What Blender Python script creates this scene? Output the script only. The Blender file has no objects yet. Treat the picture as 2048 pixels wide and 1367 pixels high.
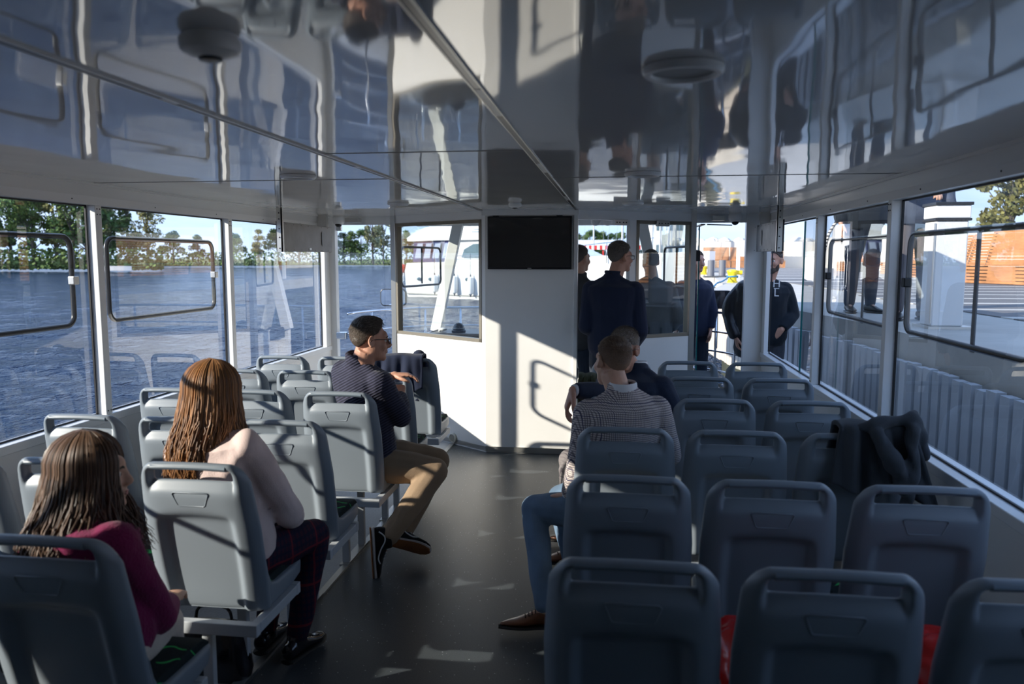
import bpy, math, random
import numpy as np
from mathutils import Vector, Matrix, noise
R = math.radians
random.seed(7)
sc = bpy.context.scene
col = sc.collection

# ---------------------------------------------------------------- camera
cam_d = bpy.data.cameras.new('camera')
cam = bpy.data.objects.new('camera', cam_d); col.objects.link(cam)
cam.location = (0, 0, 1.73)
_yaw, _p = R(7.55), R(6.2)
cam.rotation_euler = Vector((-math.sin(_yaw)*math.cos(_p), math.cos(_yaw)*math.cos(_p), -math.sin(_p))).to_track_quat('-Z', 'Y').to_euler()
cam_d.sensor_width = 36; cam_d.lens = 1546/2048*36
cam_d.clip_start = .05; cam_d.clip_end = 2000
cam_d.dof.use_dof = True; cam_d.dof.focus_distance = 5.5; cam_d.dof.aperture_fstop = 2.8
sc.camera = cam

# ---------------------------------------------------------------- sky, sun, exposure
sc.view_settings.view_transform = 'Standard'; sc.view_settings.look = 'None'
sc.cycles.diffuse_bounces = 6; sc.cycles.max_bounces = 14; sc.cycles.transparent_max_bounces = 20
sc.view_settings.gamma = 1; sc.view_settings.use_curve_mapping = False
sc.view_settings.exposure = 1.30
SUN_DIR = Vector((1.65, 1.0, -.736)).normalized()
w = bpy.data.worlds.new('sky'); sc.world = w; w.use_nodes = True
nt = w.node_tree; nt.nodes.clear()
def N(nt, t, **k):
    n = nt.nodes.new(t)
    for a, b in k.items():
        if a[0] == '_': n.inputs[a[1:].replace('_', ' ')].default_value = b
        else: setattr(n, a, b)
    return n
o_ = N(nt, 'ShaderNodeOutputWorld'); bg = N(nt, 'ShaderNodeBackground'); bg.inputs[1].default_value = 1.0
tc = N(nt, 'ShaderNodeTexCoord'); sep = N(nt, 'ShaderNodeSeparateXYZ')
nt.links.new(tc.outputs['Generated'], sep.inputs[0])
rp = N(nt, 'ShaderNodeValToRGB')
rp.color_ramp.elements[0].position = 0.0; rp.color_ramp.elements[0].color = (.33, .45, .66, 1)
rp.color_ramp.elements[1].position = 1.0; rp.color_ramp.elements[1].color = (.10, .22, .52, 1)
e = rp.color_ramp.elements.new(.22); e.color = (.24, .38, .64, 1)
nt.links.new(sep.outputs['Z'], rp.inputs[0])
# thin streaky clouds, spread over the whole sky
mp = N(nt, 'ShaderNodeMapping'); mp.inputs['Scale'].default_value = (1.6, 1.6, 9)
nt.links.new(tc.outputs['Generated'], mp.inputs[0])
nz = N(nt, 'ShaderNodeTexNoise', _Scale=2.2, _Detail=6.0, _Roughness=.55); nt.links.new(mp.outputs[0], nz.inputs[0])
cr = N(nt, 'ShaderNodeValToRGB'); cr.color_ramp.elements[0].position = .40; cr.color_ramp.elements[1].position = .8
cr.color_ramp.elements[1].color = (.6, .6, .6, 1)
nt.links.new(nz.outputs[0], cr.inputs[0])
mx = N(nt, 'ShaderNodeMixRGB'); mx.inputs[2].default_value = (.62, .67, .75, 1)
nt.links.new(cr.outputs[0], mx.inputs[0]); nt.links.new(rp.outputs[0], mx.inputs[1])
nt.links.new(mx.outputs[0], bg.inputs[0]); nt.links.new(bg.outputs[0], o_.inputs[0])
sd = bpy.data.lights.new('sun', 'SUN'); sun = bpy.data.objects.new('sun', sd); col.objects.link(sun)
sd.energy = 3.2; sd.angle = R(.55); sd.color = (1, .92, .80)
sun.rotation_euler = SUN_DIR.to_track_quat('-Z', 'Y').to_euler(); sun.location = (-30, -20, 20)

# ---------------------------------------------------------------- materials
def mat(name, c, rough=.5, metal=0., spec=.5, bump=None, vary=None, coat=0., trans=0.):
    """bump=(scale,strength[,(sx,sy,sz)]); vary=(scale,amount) colour variation from noise in object space"""
    m = bpy.data.materials.new(name); m.use_nodes = True
    t = m.node_tree; b = t.nodes['Principled BSDF']
    b.inputs['Base Color'].default_value = (*c, 1); b.inputs['Roughness'].default_value = rough
    b.inputs['Metallic'].default_value = metal; b.inputs['Specular IOR Level'].default_value = spec
    b.inputs['Coat Weight'].default_value = coat
    co = N(t, 'ShaderNodeTexCoord')
    if bump:
        n = N(t, 'ShaderNodeTexNoise', _Scale=bump[0], _Detail=4.0)
        src = co.outputs['Object']
        if len(bump) > 2:
            mp = N(t, 'ShaderNodeMapping'); mp.inputs['Scale'].default_value = bump[2]
            t.links.new(src, mp.inputs[0]); src = mp.outputs[0]
        t.links.new(src, n.inputs[0])
        bp = N(t, 'ShaderNodeBump', _Strength=bump[1]); bp.inputs['Distance'].default_value = .01
        t.links.new(n.outputs[0], bp.inputs['Height']); t.links.new(bp.outputs[0], b.inputs['Normal'])
    if vary:
        n = N(t, 'ShaderNodeTexNoise', _Scale=vary[0], _Detail=5.0); t.links.new(co.outputs['Object'], n.inputs[0])
        r = N(t, 'ShaderNodeValToRGB'); a = vary[1]
        r.color_ramp.elements[0].position = .3; r.color_ramp.elements[1].position = .7
        r.color_ramp.elements[0].color = (*[max(0, x*(1-a)) for x in c], 1)
        r.color_ramp.elements[1].color = (*[min(1, x*(1+a)) for x in c], 1)
        t.links.new(n.outputs[0], r.inputs[0]); t.links.new(r.outputs[0], b.inputs['Base Color'])
    return m
def nodes(m): return m.node_tree, m.node_tree.nodes['Principled BSDF']

white = mat('white_laminate', (.90, .89, .865), .32, vary=(2, .03))
white_alu = mat('white_powder_coat', (.88, .88, .87), .35)
facia = mat('header_panel_white', (.88, .88, .86), .22, bump=(1.5, .03))
alu = mat('brushed_aluminium', (.62, .61, .58), .35, .85)
steel = mat('polished_steel', (.75, .76, .78), .15, 1.)
bronze = mat('bronze_anodised_frame', (.28, .25, .20), .35, .5)
black = mat('black_plastic', (.012, .012, .014), .35)
rubber = mat('black_rubber', (.01, .01, .012), .5)
greyp = mat('seat_plastic_grey', (.225, .262, .30), .42, bump=(900, .06))
greyd = mat('seat_handle_grey', (.19, .235, .28), .36)
beam_m = mat('seat_frame_paint', (.52, .55, .58), .4)
screw = mat('screw_dark', (.08, .08, .08), .4, .8)
# glossy ceiling, slightly wavy sheets
ceil_m = mat('ceiling_gloss_laminate', (.78, .77, .74), .045, spec=1.0, coat=.0)
t, b = nodes(ceil_m); b.inputs['IOR'].default_value = 1.9
co = N(t, 'ShaderNodeTexCoord'); mp = N(t, 'ShaderNodeMapping'); mp.inputs['Scale'].default_value = (3.2, 1.7, 1)
n1 = N(t, 'ShaderNodeTexNoise', _Scale=1.0, _Detail=1.0); t.links.new(co.outputs['Object'], mp.inputs[0]); t.links.new(mp.outputs[0], n1.inputs[0])
bp = N(t, 'ShaderNodeBump', _Strength=.16, _Distance=.022); t.links.new(n1.outputs[0], bp.inputs['Height']); t.links.new(bp.outputs[0], b.inputs['Normal'])

# floor vinyl with pale flecks
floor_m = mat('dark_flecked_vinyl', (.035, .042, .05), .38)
t, b = nodes(floor_m); co = N(t, 'ShaderNodeTexCoord')
v = N(t, 'ShaderNodeTexVoronoi', _Scale=55.0); t.links.new(co.outputs['Object'], v.inputs[0])
r = N(t, 'ShaderNodeValToRGB'); r.color_ramp.elements[0].position = .10; r.color_ramp.elements[0].color = (1, 1, 1, 1)
r.color_ramp.elements[1].position = .15; r.color_ramp.elements[1].color = (0, 0, 0, 1)
t.links.new(v.outputs['Distance'], r.inputs[0])
gt = N(t, 'ShaderNodeMath', operation='GREATER_THAN'); gt.inputs[1].default_value = .78
sp = N(t, 'ShaderNodeSeparateColor'); t.links.new(v.outputs['Color'], sp.inputs[0]); t.links.new(sp.outputs[0], gt.inputs[0])
mu = N(t, 'ShaderNodeMath', operation='MULTIPLY'); t.links.new(r.outputs[0], mu.inputs[0]); t.links.new(gt.outputs[0], mu.inputs[1])
nz = N(t, 'ShaderNodeTexNoise', _Scale=240.0, _Detail=2.0); t.links.new(co.outputs['Object'], nz.inputs[0])
r2 = N(t, 'ShaderNodeValToRGB'); r2.color_ramp.elements[0].position = .35; r2.color_ramp.elements[0].color = (.040, .049, .057, 1)
r2.color_ramp.elements[1].position = .7; r2.color_ramp.elements[1].color = (.082, .094, .103, 1); t.links.new(nz.outputs[0], r2.inputs[0])
m_ = N(t, 'ShaderNodeMixRGB'); m_.inputs[2].default_value = (.60, .64, .64, 1)
t.links.new(mu.outputs[0], m_.inputs[0]); t.links.new(r2.outputs[0], m_.inputs[1]); t.links.new(m_.outputs[0], b.inputs['Base Color'])
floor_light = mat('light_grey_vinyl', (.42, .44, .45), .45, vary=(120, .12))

def glass_mat(name, tint=(1, 1, 1), boost=1.0):
    m = bpy.data.materials.new(name); m.use_nodes = True; t = m.node_tree; t.nodes.clear()
    o = N(t, 'ShaderNodeOutputMaterial'); g = N(t, 'ShaderNodeBsdfGlossy'); g.inputs['Roughness'].default_value = 0.0
    g.inputs['Color'].default_value = (1, 1, 1, 1)
    tr = N(t, 'ShaderNodeBsdfTransparent'); tr.inputs[0].default_value = (*tint, 1)
    fr = N(t, 'ShaderNodeFresnel'); fr.inputs['IOR'].default_value = 1.52
    geo = N(t, 'ShaderNodeNewGeometry')   # one sheet stands for both faces of the pane: use the incidence from outside on either side
    dt = N(t, 'ShaderNodeVectorMath', operation='DOT_PRODUCT'); t.links.new(geo.outputs['Normal'], dt.inputs[0]); t.links.new(geo.outputs['Incoming'], dt.inputs[1])
    ab = N(t, 'ShaderNodeMath', operation='ABSOLUTE'); t.links.new(dt.outputs['Value'], ab.inputs[0])
    one = N(t, 'ShaderNodeMath', operation='SUBTRACT'); one.inputs[0].default_value = 1; t.links.new(ab.outputs[0], one.inputs[1])
    pw = N(t, 'ShaderNodeMath', operation='POWER'); pw.inputs[1].default_value = 5; t.links.new(one.outputs[0], pw.inputs[0])
    ma = N(t, 'ShaderNodeMath', operation='MULTIPLY_ADD'); ma.inputs[1].default_value = .957; ma.inputs[2].default_value = .043
    t.links.new(pw.outputs[0], ma.inputs[0])                    # Schlick F
    a1 = N(t, 'ShaderNodeMath', operation='ADD'); a1.inputs[1].default_value = 1; t.links.new(ma.outputs[0], a1.inputs[0])
    m2 = N(t, 'ShaderNodeMath', operation='MULTIPLY'); m2.inputs[1].default_value = 2*boost; t.links.new(ma.outputs[0], m2.inputs[0])
    dv = N(t, 'ShaderNodeMath', operation='DIVIDE', use_clamp=True); t.links.new(m2.outputs[0], dv.inputs[0]); t.links.new(a1.outputs[0], dv.inputs[1])
    mx = N(t, 'ShaderNodeMixShader'); t.links.new(dv.outputs[0], mx.inputs[0]); t.links.new(tr.outputs[0], mx.inputs[1]); t.links.new(g.outputs[0], mx.inputs[2])
    t.links.new(mx.outputs[0], o.inputs[0]); return m
glass = glass_mat('window_glass', (.96, .98, .98), 1.0)
glass2 = glass_mat('partition_glass', (.90, .94, .93), 1.1)
glass_edge = mat('green_glass_edge', (.02, .16, .16), .1)

# ---------------------------------------------------------------- mesh helper
class MB:
    def __init__(s): s.v = []; s.f = []
    def add(s, v, f):
        k = len(s.v); s.v += [tuple(p) for p in v]; s.f += [tuple(i+k for i in q) for q in f]; return s
    def box(s, x0, x1, y0, y1, z0, z1):
        v = [(x, y, z) for z in (z0, z1) for y in (y0, y1) for x in (x0, x1)]
        return s.add(v, [(0, 2, 3, 1), (4, 5, 7, 6), (0, 1, 5, 4), (2, 6, 7, 3), (0, 4, 6, 2), (1, 3, 7, 5)])
    def bar(s, a, b, w, h, up=(0, 0, 1)):
        a = Vector(a); b = Vector(b); d = (b-a).normalized(); u = Vector(up); r = d.cross(u).normalized(); u = r.cross(d)
        v = [p + r*i*w/2 + u*j*h/2 for p in (a, b) for i, j in ((-1, -1), (1, -1), (1, 1), (-1, 1))]
        return s.add(v, [(3, 2, 1, 0), (4, 5, 6, 7), (0, 1, 5, 4), (1, 2, 6, 5), (2, 3, 7, 6), (3, 0, 4, 7)])
    def ell(s, c, r, nu=16, nv=10, M=None):
        c = Vector(c); v = []; f = []
        for j in range(nv+1):
            th = math.pi*j/nv
            for i in range(nu):
                ph = 2*math.pi*i/nu
                p = Vector((r[0]*math.sin(th)*math.cos(ph), r[1]*math.sin(th)*math.sin(ph), r[2]*math.cos(th)))
                if M: p = M @ p
                v.append(c+p)
        for j in range(nv):
            for i in range(nu):
                a = j*nu+i; b = j*nu+(i+1) % nu
                f.append((a, a+nu, b+nu, b))
        return s.add(v, f)
    def tube(s, pts, rad, n=8, caps=True, smooth=0, closed=False, flat=None):
        pts = [Vector(p) for p in pts]
        if not hasattr(rad, '__len__'): rad = [rad]*len(pts)
        if smooth: pts, rad = crom(pts, rad, smooth, closed)
        m = len(pts); k = len(s.v); fr = None
        for i, p in enumerate(pts):
            if closed: d = pts[(i+1) % m]-pts[i-1]
            else: d = pts[min(i+1, m-1)]-pts[max(i-1, 0)]
            d = d.normalized() if d.length > 1e-9 else Vector((0, 0, 1))
            if fr is None: fr = d.orthogonal().normalized() if flat is None else (Vector(flat)-d*d.dot(Vector(flat))).normalized()
            else: fr = (fr-d*fr.dot(d)).normalized()
            o = d.cross(fr)
            for j in range(n):
                a = 2*math.pi*j/n; q = p+(fr*math.cos(a)+o*math.sin(a))*rad[i]; s.v.append(tuple(q))
        for i in range(m if closed else m-1):
            for j in range(n):
                a = k+i*n+j; b = k+i*n+(j+1) % n; i2 = (i+1) % m
                s.f.append((a, b, k+i2*n+(j+1) % n, k+i2*n+j))
        if caps and not closed:
            s.f.append(tuple(k+j for j in range(n))[::-1]); s.f.append(tuple(k+(m-1)*n+j for j in range(n)))
        return s
    def limb(s, pts, rad, n=12, sm=4):
        s.tube(pts, rad, n, True, sm)
        for p, r in ((pts[0], rad[0]), (pts[-1], rad[-1])): s.ell(p, (r, r, r), 12, 8)
        return s
    def loft(s, secs, caps=True):
        k = len(s.v); n = len(secs[0])
        for q in secs: s.v += [tuple(p) for p in q]
        for i in range(len(secs)-1):
            for j in range(n):
                a = k+i*n+j; b = k+i*n+(j+1) % n; s.f.append((a, b, b+n, a+n))
        if caps: s.f.append(tuple(k+j for j in range(n))[::-1]); s.f.append(tuple(k+(len(secs)-1)*n+j for j in range(n)))
        return s
    def prism(s, poly, ax, a, b):
        """poly in the two other axes, extruded along axis ax from a to b"""
        def mk(p, t):
            q = list(p); q.insert(ax, t); return tuple(q)
        n = len(poly); k = len(s.v)
        s.v += [mk(p, a) for p in poly]+[mk(p, b) for p in poly]
        s.f.append(tuple(k+i for i in range(n))[::-1]); s.f.append(tuple(k+n+i for i in range(n)))
        for i in range(n): s.f.append((k+i, k+(i+1) % n, k+n+(i+1) % n, k+n+i))
        return s
    def mesh(s, name, m=None, smooth=False, off=None):
        me = bpy.data.meshes.new(name)
        v = s.v if off is None else [(p[0]-off[0], p[1]-off[1], p[2]-off[2]) for p in s.v]
        me.from_pydata(v, [], s.f); me.update()
        import bmesh
        bm = bmesh.new(); bm.from_mesh(me); bmesh.ops.recalc_face_normals(bm, faces=bm.faces); bm.to_mesh(me); bm.free()
        if smooth: me.polygons.foreach_set('use_smooth', [True]*len(me.polygons))
        if m: me.materials.append(m)
        return me
    def build(s, name, m, parent=None, smooth=False, bevel=0, autos=False):
        off = None
        if parent is not None:
            off = Vector((0, 0, 0)); q = parent
            while q is not None: off += q.location; q = q.parent
        me = s.mesh(name, m, smooth or autos, off)
        o = bpy.data.objects.new(name, me); col.objects.link(o)
        if parent is not None: o.parent = parent
        if bevel:
            bv = o.modifiers.new('bevel', 'BEVEL'); bv.width = bevel; bv.segments = 2; bv.limit_method = 'ANGLE'
        if autos:
            me.set_sharp_from_angle(angle=R(35))
        return o
def crom(pts, rad, sub, closed=False):
    m = len(pts); P = []; Rr = []
    rng = range(m if closed else m-1)
    for i in rng:
        if closed: a, b, c, d = pts[i-1], pts[i], pts[(i+1) % m], pts[(i+2) % m]
        else: a, b, c, d = pts[max(i-1, 0)], pts[i], pts[i+1], pts[min(i+2, m-1)]
        r0, r1 = rad[i], rad[(i+1) % m]
        for k in range(sub):
            t = k/sub
            P.append(.5*((2*b)+(c-a)*t+(2*a-5*b+4*c-d)*t*t+(3*b-a-3*c+d)*t**3)); Rr.append(r0+(r1-r0)*t)
    if not closed: P.append(pts[-1]); Rr.append(rad[-1])
    return P, Rr
def tag(o, label=None, cat=None, group=None, kind=None):
    if label: o['label'] = label
    if cat: o['category'] = cat
    if group: o['group'] = group
    if kind: o['kind'] = kind
    return o
def empty(name, loc=(0, 0, 0), label=None, cat=None, group=None, kind=None, parent=None):
    o = bpy.data.objects.new(name, None); col.objects.link(o); o.location = loc; o.empty_display_size = .1
    if parent is not None: o.parent = parent
    return tag(o, label, cat, group, kind)
def S(name, mb, m, parent=None, **k):
    o = mb.build(name, m, parent, **k)
    if parent is None: o['kind'] = 'structure'
    return o
def copy_tree(o, parent=None):
    c = o.copy(); col.objects.link(c); c.parent = parent
    for ch in list(o.children): copy_tree(ch, c)
    return c
def rrect(x0, x1, z0, z1, r, n=5):
    p = []
    for cx, cz, a0 in ((x1-r, z1-r, 0), (x0+r, z1-r, 90), (x0+r, z0+r, 180), (x1-r, z0+r, 270)):
        for i in range(n+1):
            a = R(a0+90*i/n); p.append((cx+r*math.cos(a), cz+r*math.sin(a)))
    return p
def text(body, size, loc, rot, m, parent, name='lettering', ext=.001):
    c = bpy.data.curves.new(name, 'FONT'); c.body = body; c.size = size; c.extrude = ext; c.align_x = 'CENTER'; c.align_y = 'CENTER'
    tmp = bpy.data.objects.new('t', c); col.objects.link(tmp); dg = bpy.context.evaluated_depsgraph_get(); dg.update()
    me = bpy.data.meshes.new_from_object(tmp.evaluated_get(dg)); bpy.data.objects.remove(tmp)
    me.materials.clear(); me.materials.append(m)
    o = bpy.data.objects.new(name, me); col.objects.link(o)
    M = Matrix.Translation(loc) @ rot.to_4x4(); me.transform(M)
    if parent is not None:
        off = Vector((0, 0, 0)); q = parent
        while q is not None: off += q.location; q = q.parent
        me.transform(Matrix.Translation(-off)); o.parent = parent
    return o

# ---------------------------------------------------------------- cabin shell
XL, XR, ZC, ZH, ZS = -2.855, 1.385, 2.14, 2.02, .845
YB, YF, XC = -2.6, 7.55, -.735
S('floor', MB().box(-1.47, XR+.08, YB, YF+.1, -.06, 0).box(-2.2, -1.47, 7.1, YF+.1, -.06, 0), floor_m)
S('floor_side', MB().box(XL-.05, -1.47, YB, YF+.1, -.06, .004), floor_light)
S('trim_1', MB().box(-1.50, -1.465, YB, 6.95, 0, .012), alu)
# walls: low wall, window sill, header, each side; thick enough to show the reveal
for nm, xi, sg in (('left', XL, -1), ('right', XR, 1)):
    a, b_ = sorted((xi, xi+sg*.09))
    S('wall_'+nm, MB().box(a, b_, YB, YF, -.15, ZS-.045), white)
    S('window_sill_'+nm, MB().box(a-.012 if sg > 0 else a, b_ if sg > 0 else b_+.012, YB, YF, ZS-.045, ZS), white_alu, bevel=.004)
    hd = S('wall_%s_header' % nm, MB().box(a, b_, YB, YF, ZH, ZC+.03), facia)
    hb = MB(); hb.box(min(xi, xi-sg*.006), max(xi, xi-sg*.006), YB, YF, ZH, ZH+.045)
    hb.box(min(xi, xi-sg*.012), max(xi, xi-sg*.012), YB, YF, ZC-.014, ZC)
    S('header_moulding', hb, white_alu, hd)
    sb = MB()
    for k in range(10):
        y = .8+k*.75; sb.ell((xi-sg*.006, y, ZH+.022), (.004, .004, .004), 8, 5)
    S('screw', sb, screw, hd)['kind'] = 'stuff'
S('wall_back', MB().box(XL-.09, XR+.09, YB-.1, YB, -.15, ZC), white)
for nm, xi, sg in (('left', XL, -1), ('right', XR, 1)):     # unseen closed aft panels, added to keep sun off the nearest seats
    S('wall_%s_aft' % nm, MB().box(min(xi, xi+sg*.09), max(xi, xi+sg*.09), YB, 1.06, ZS, ZH), white)
# pillars between the side windows
pil = {'left': [2.55, 4.01, 5.505], 'right': [2.70, 4.20, 5.64]}
k = 1
for nm, xi, sg in (('left', XL, -1), ('right', XR, 1)):
    for y in pil[nm]:
        a, b_ = sorted((xi-sg*.004, xi+sg*.052))
        p = S('trim_%d' % (k+1), MB().box(a, b_, y-.027, y+.027, ZS, ZH), white_alu, bevel=.003); k += 1
        sb = MB()
        for dy in (-.012, .012):
            for z in (ZH-.02, ZH-.05, ZS+.02): sb.ell((xi-sg*.005, y+dy, z), (.003, .004, .004), 8, 5)
        S('screw', sb, screw, p)
    a, b_ = sorted((xi-sg*.004, xi+sg*.035))
    S('trim_%d' % (k+1), MB().box(a, b_, YF-.16, YF, ZS, ZH), white_alu, bevel=.003); k += 1
# side windows: pane + black rounded sliding sash with latch
wn = 1
for nm, xi, sg in (('left', XL, -1), ('right', XR, 1)):
    ys = [1.03]+pil[nm]+[YF-.11]
    for i in range(len(ys)-1):
        y0, y1 = ys[i]+.03, ys[i+1]-.03
        xg = xi+sg*.055
        wo = empty('window_%d' % wn, (xg, y0, ZS), kind='structure'); wn += 1
        a, b_ = sorted((xg, xg+sg*.001))
        pane = MB().add([(xg, y0, ZS), (xg, y1, ZS), (xg, y1, ZH), (xg, y0, ZH)], [(0, 1, 2, 3)]).build('pane', glass, wo)
        g = MB()
        for q in ((y0, y0+.008, ZS, ZH), (y1-.008, y1, ZS, ZH)): g.box(min(xg, xg-sg*.01), max(xg, xg-sg*.01), *q)
        g.box(min(xg, xg-sg*.01), max(xg, xg-sg*.01), y0, y1, ZS, ZS+.008); g.box(min(xg, xg-sg*.01), max(xg, xg-sg*.01), y0, y1, ZH-.008, ZH)
        g.build('gasket', rubber, wo)
        if i == len(ys)-2:
            if nm == 'right':      # this bay is a half-open sliding door: only its rear part is glazed
                for v_ in pane.data.vertices:
                    if v_.co.y > .1: v_.co.y = 6.22-y0
                MB().box(xg-.006, xg+.006, 6.215, 6.225, ZS, ZH-.01).build('pane_edge', glass_edge, wo)
            continue
        # sash: rounded rectangle outside the pane
        xs = xg+sg*.012
        sy0, sy1 = (y0+.12, y1-.12) if nm == 'left' else (y1-1.28, y1-.08)
        rr = rrect(sy0, sy1, 1.365, 1.845, .06)
        MB().tube([(xs, p[0], p[1]) for p in rr], .014, 8, closed=True).build('sliding_sash', black, wo, smooth=True)
        lb = MB(); ye = sy1
        lb.box(min(xs-sg*.03, xs+sg*.01), max(xs-sg*.03, xs+sg*.01), ye-.022, ye+.02, 1.585, 1.632)
        lb.build('latch', black if nm == 'right' else alu, wo, bevel=.006)
        bb = MB().box(min(xs, xs+sg*.006), max(xs, xs+sg*.006), y1-.82, y1-.79, ZS+.5, 1.86)
        if nm == 'right': bb.build('centre_bar', mat('grey_seal', (.15, .16, .17), .4) if 'grey_seal' not in bpy.data.materials else bpy.data.materials['grey_seal'], wo)

# ceiling: three lengthwise bays of sheets, with dark channels between them
cl = empty('ceiling', (XC, 2.5, ZC), kind='structure')
bays = [(XL-.09, -1.165, [YB, .9, 3.98, YF+.1]), (-1.145, -.345, [YB, 0, 3.0, 6.69]), (-.325, XR+.09, [YB, 1.0, 4.04, YF+.1])]
for x0, x1, ys in bays:
    for i in range(len(ys)-1):
        MB().box(x0, x1, ys[i]+.002, ys[i+1]-.002, ZC, ZC+.012).build('ceiling_panel', ceil_m, cl)
MB().box(-1.145, -.345, 6.69, YF+.1, ZC, ZC+.012).build('ceiling_panel', ceil_m, cl)
S('roof', MB().box(XL-.12, XR+.12, YB-.1, YF+.12, ZC+.032, ZC+.09), white)
for x, nm in ((-1.155, 'ceiling_channel'), (-.335, 'ceiling_channel')):
    MB().box(x-.009, x+.009, YB, 6.69, ZC-.004, ZC+.02).build(nm, mat('channel_brown', (.07, .06, .05), .3, .3), cl)
    MB().box(x-.013, x-.009, YB, 6.69, ZC-.006, ZC+.01).box(x+.009, x+.013, YB, 6.69, ZC-.006, ZC+.01).build('channel_lip', alu, cl)
    lm = MB()
    for y in (1.9, 3.4, 5.2): lm.box(x-.008, x+.008, y, y+(.35 if x > -1 else .07), ZC-.005, ZC-.003)
    lm.build('channel_cover', white_alu, cl)
for x0, x1, y in ((XL, -1.165, 3.98), (-.325, XR, 4.04), (-1.14, -.345, 3.0)):
    MB().box(x0, x1, y-.003, y+.003, ZC-.002, ZC+.004).build('sheet_joint', mat('joint_grey', (.30, .29, .28), .4), cl)

# ---- wheelhouse bulkhead: three faces in plan
def wall_seg(name, a, b, z0, z1, th, m, parent=None, **k):
    d = Vector((b[0]-a[0], b[1]-a[1], 0)).normalized(); n = Vector((-d.y, d.x, 0))*th
    q = [a, b, (b[0]+n.x, b[1]+n.y), (a[0]+n.x, a[1]+n.y)]
    o = MB().prism(q, 2, z0, z1)
    return S(name, o, m, parent, **k)
A, B_, Cc, D = (-1.125, 6.70), (-.335, 6.70), (-2.155, 7.45), (.72, 7.45)
lerp = lambda p, q, s: (p[0]+(q[0]-p[0])*s, p[1]+(q[1]-p[1])*s)
S('wall_bulkhead', MB().prism([A, B_, (-.335, 6.76), (-1.125, 6.76)], 2, 0, 2.105), white)
S('trim_20', MB().box(-1.15, -.31, 6.672, 6.72, 2.095, ZC), white_alu)
S('trim_22', MB().box(-.352, -.318, 6.685, 6.78, 0, 2.10), white_alu, bevel=.003)
S('trim_23', MB().box(-1.125, -.335, 6.688, 6.70, 0.01, .055), alu)
wl = wall_seg('wall_bulkhead_left', Cc, A, 0, .99, .05, white)
wall_seg('header_left', Cc, A, 2.06, ZC, .05, white_alu)
wall_seg('trim_24', lerp(A, Cc, 1.0), lerp(A, Cc, .0), .01, .05, .056, alu)
wall_seg('trim_25', lerp(A, Cc, .035), A, .99, 2.06, .05, white_alu)
def frame_on(nm, a, b, z0, z1, w, th, m, gm, off=.006):
    d = Vector((b[0]-a[0], b[1]-a[1], 0)).normalized(); n = Vector((-d.y, d.x, 0)); 
    if n.y > 0: n = -n
    L = (Vector(b)-Vector(a)).length
    wo = empty(nm, (a[0], a[1], z0), kind='structure')
    def P(s, z, o): return (a[0]+d.x*s+n.x*o, a[1]+d.y*s+n.y*o, z)
    f = MB()
    for s0, s1, q0, q1 in ((0, L, z0, z0+w), (0, L, z1-w, z1), (0, w, z0, z1), (L-w, L, z0, z1)):
        v = [P(s, z, o) for o in (off, off-th) for s, z in ((s0, q0), (s1, q0), (s1, q1), (s0, q1))]
        f.add(v, [(0, 1, 2, 3), (7, 6, 5, 4), (0, 4, 5, 1), (1, 5, 6, 2), (2, 6, 7, 3), (3, 7, 4, 0)])
    f.build('frame', m, wo)
    MB().add([P(0, z0, -.02), P(L, z0, -.02), P(L, z1, -.02), P(0, z1, -.02)], [(0, 1, 2, 3)]).build('pane', gm, wo)
    return wo
frame_on('window_30', lerp(A, Cc, .985), lerp(A, Cc, .035), .985, 2.065, .03, .06, bronze, glass2)
S('trim_26', MB().box(-2.19, -2.145, 7.43, 7.50, 0, ZC), alu)
# right angled face: doorway, jamb, fixed window over low panel, corner post
J0, J1 = lerp(B_, D, .44), lerp(B_, D, .495)
wall_seg('trim_27', J0, J1, 0, 2.06, .05, white_alu)
wall_seg('header_right', B_, D, 2.06, ZC, .05, white_alu)
wall_seg('wall_bulkhead_right', J1, D, 0, 1.01, .05, white)
frame_on('window_31', J1, lerp(B_, D, .985), 1.0, 2.065, .03, .06, bronze, glass2)
S('trim_28', MB().box(.70, .75, 7.43, 7.50, 0, ZC), alu)
for s0 in (.36, .72):
    c = lerp(B_, D, s0); d = Vector((D[0]-B_[0], D[1]-B_[1], 0)).normalized()
    o = empty('door_rail_bracket', (c[0], c[1], 2.03), 'small grey drilled rail bracket under the header right of the television, %s' % ('above the doorway' if s0 < .5 else 'above the fixed window'), 'bracket')
    MB().bar((c[0]-.0-d.x*.07, c[1]-.03-d.y*.07, 2.04), (c[0]+d.x*.07, c[1]-.03+d.y*.07, 2.04), .03, .05).build('plate', alu, o, bevel=.003)
    for q in (-.05, -.02, .02, .05): MB().ell((c[0]+d.x*q+.009, c[1]+d.y*q-.046, 2.04), (.006, .004, .006), 8, 6).build('bolt', black, o)
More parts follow.
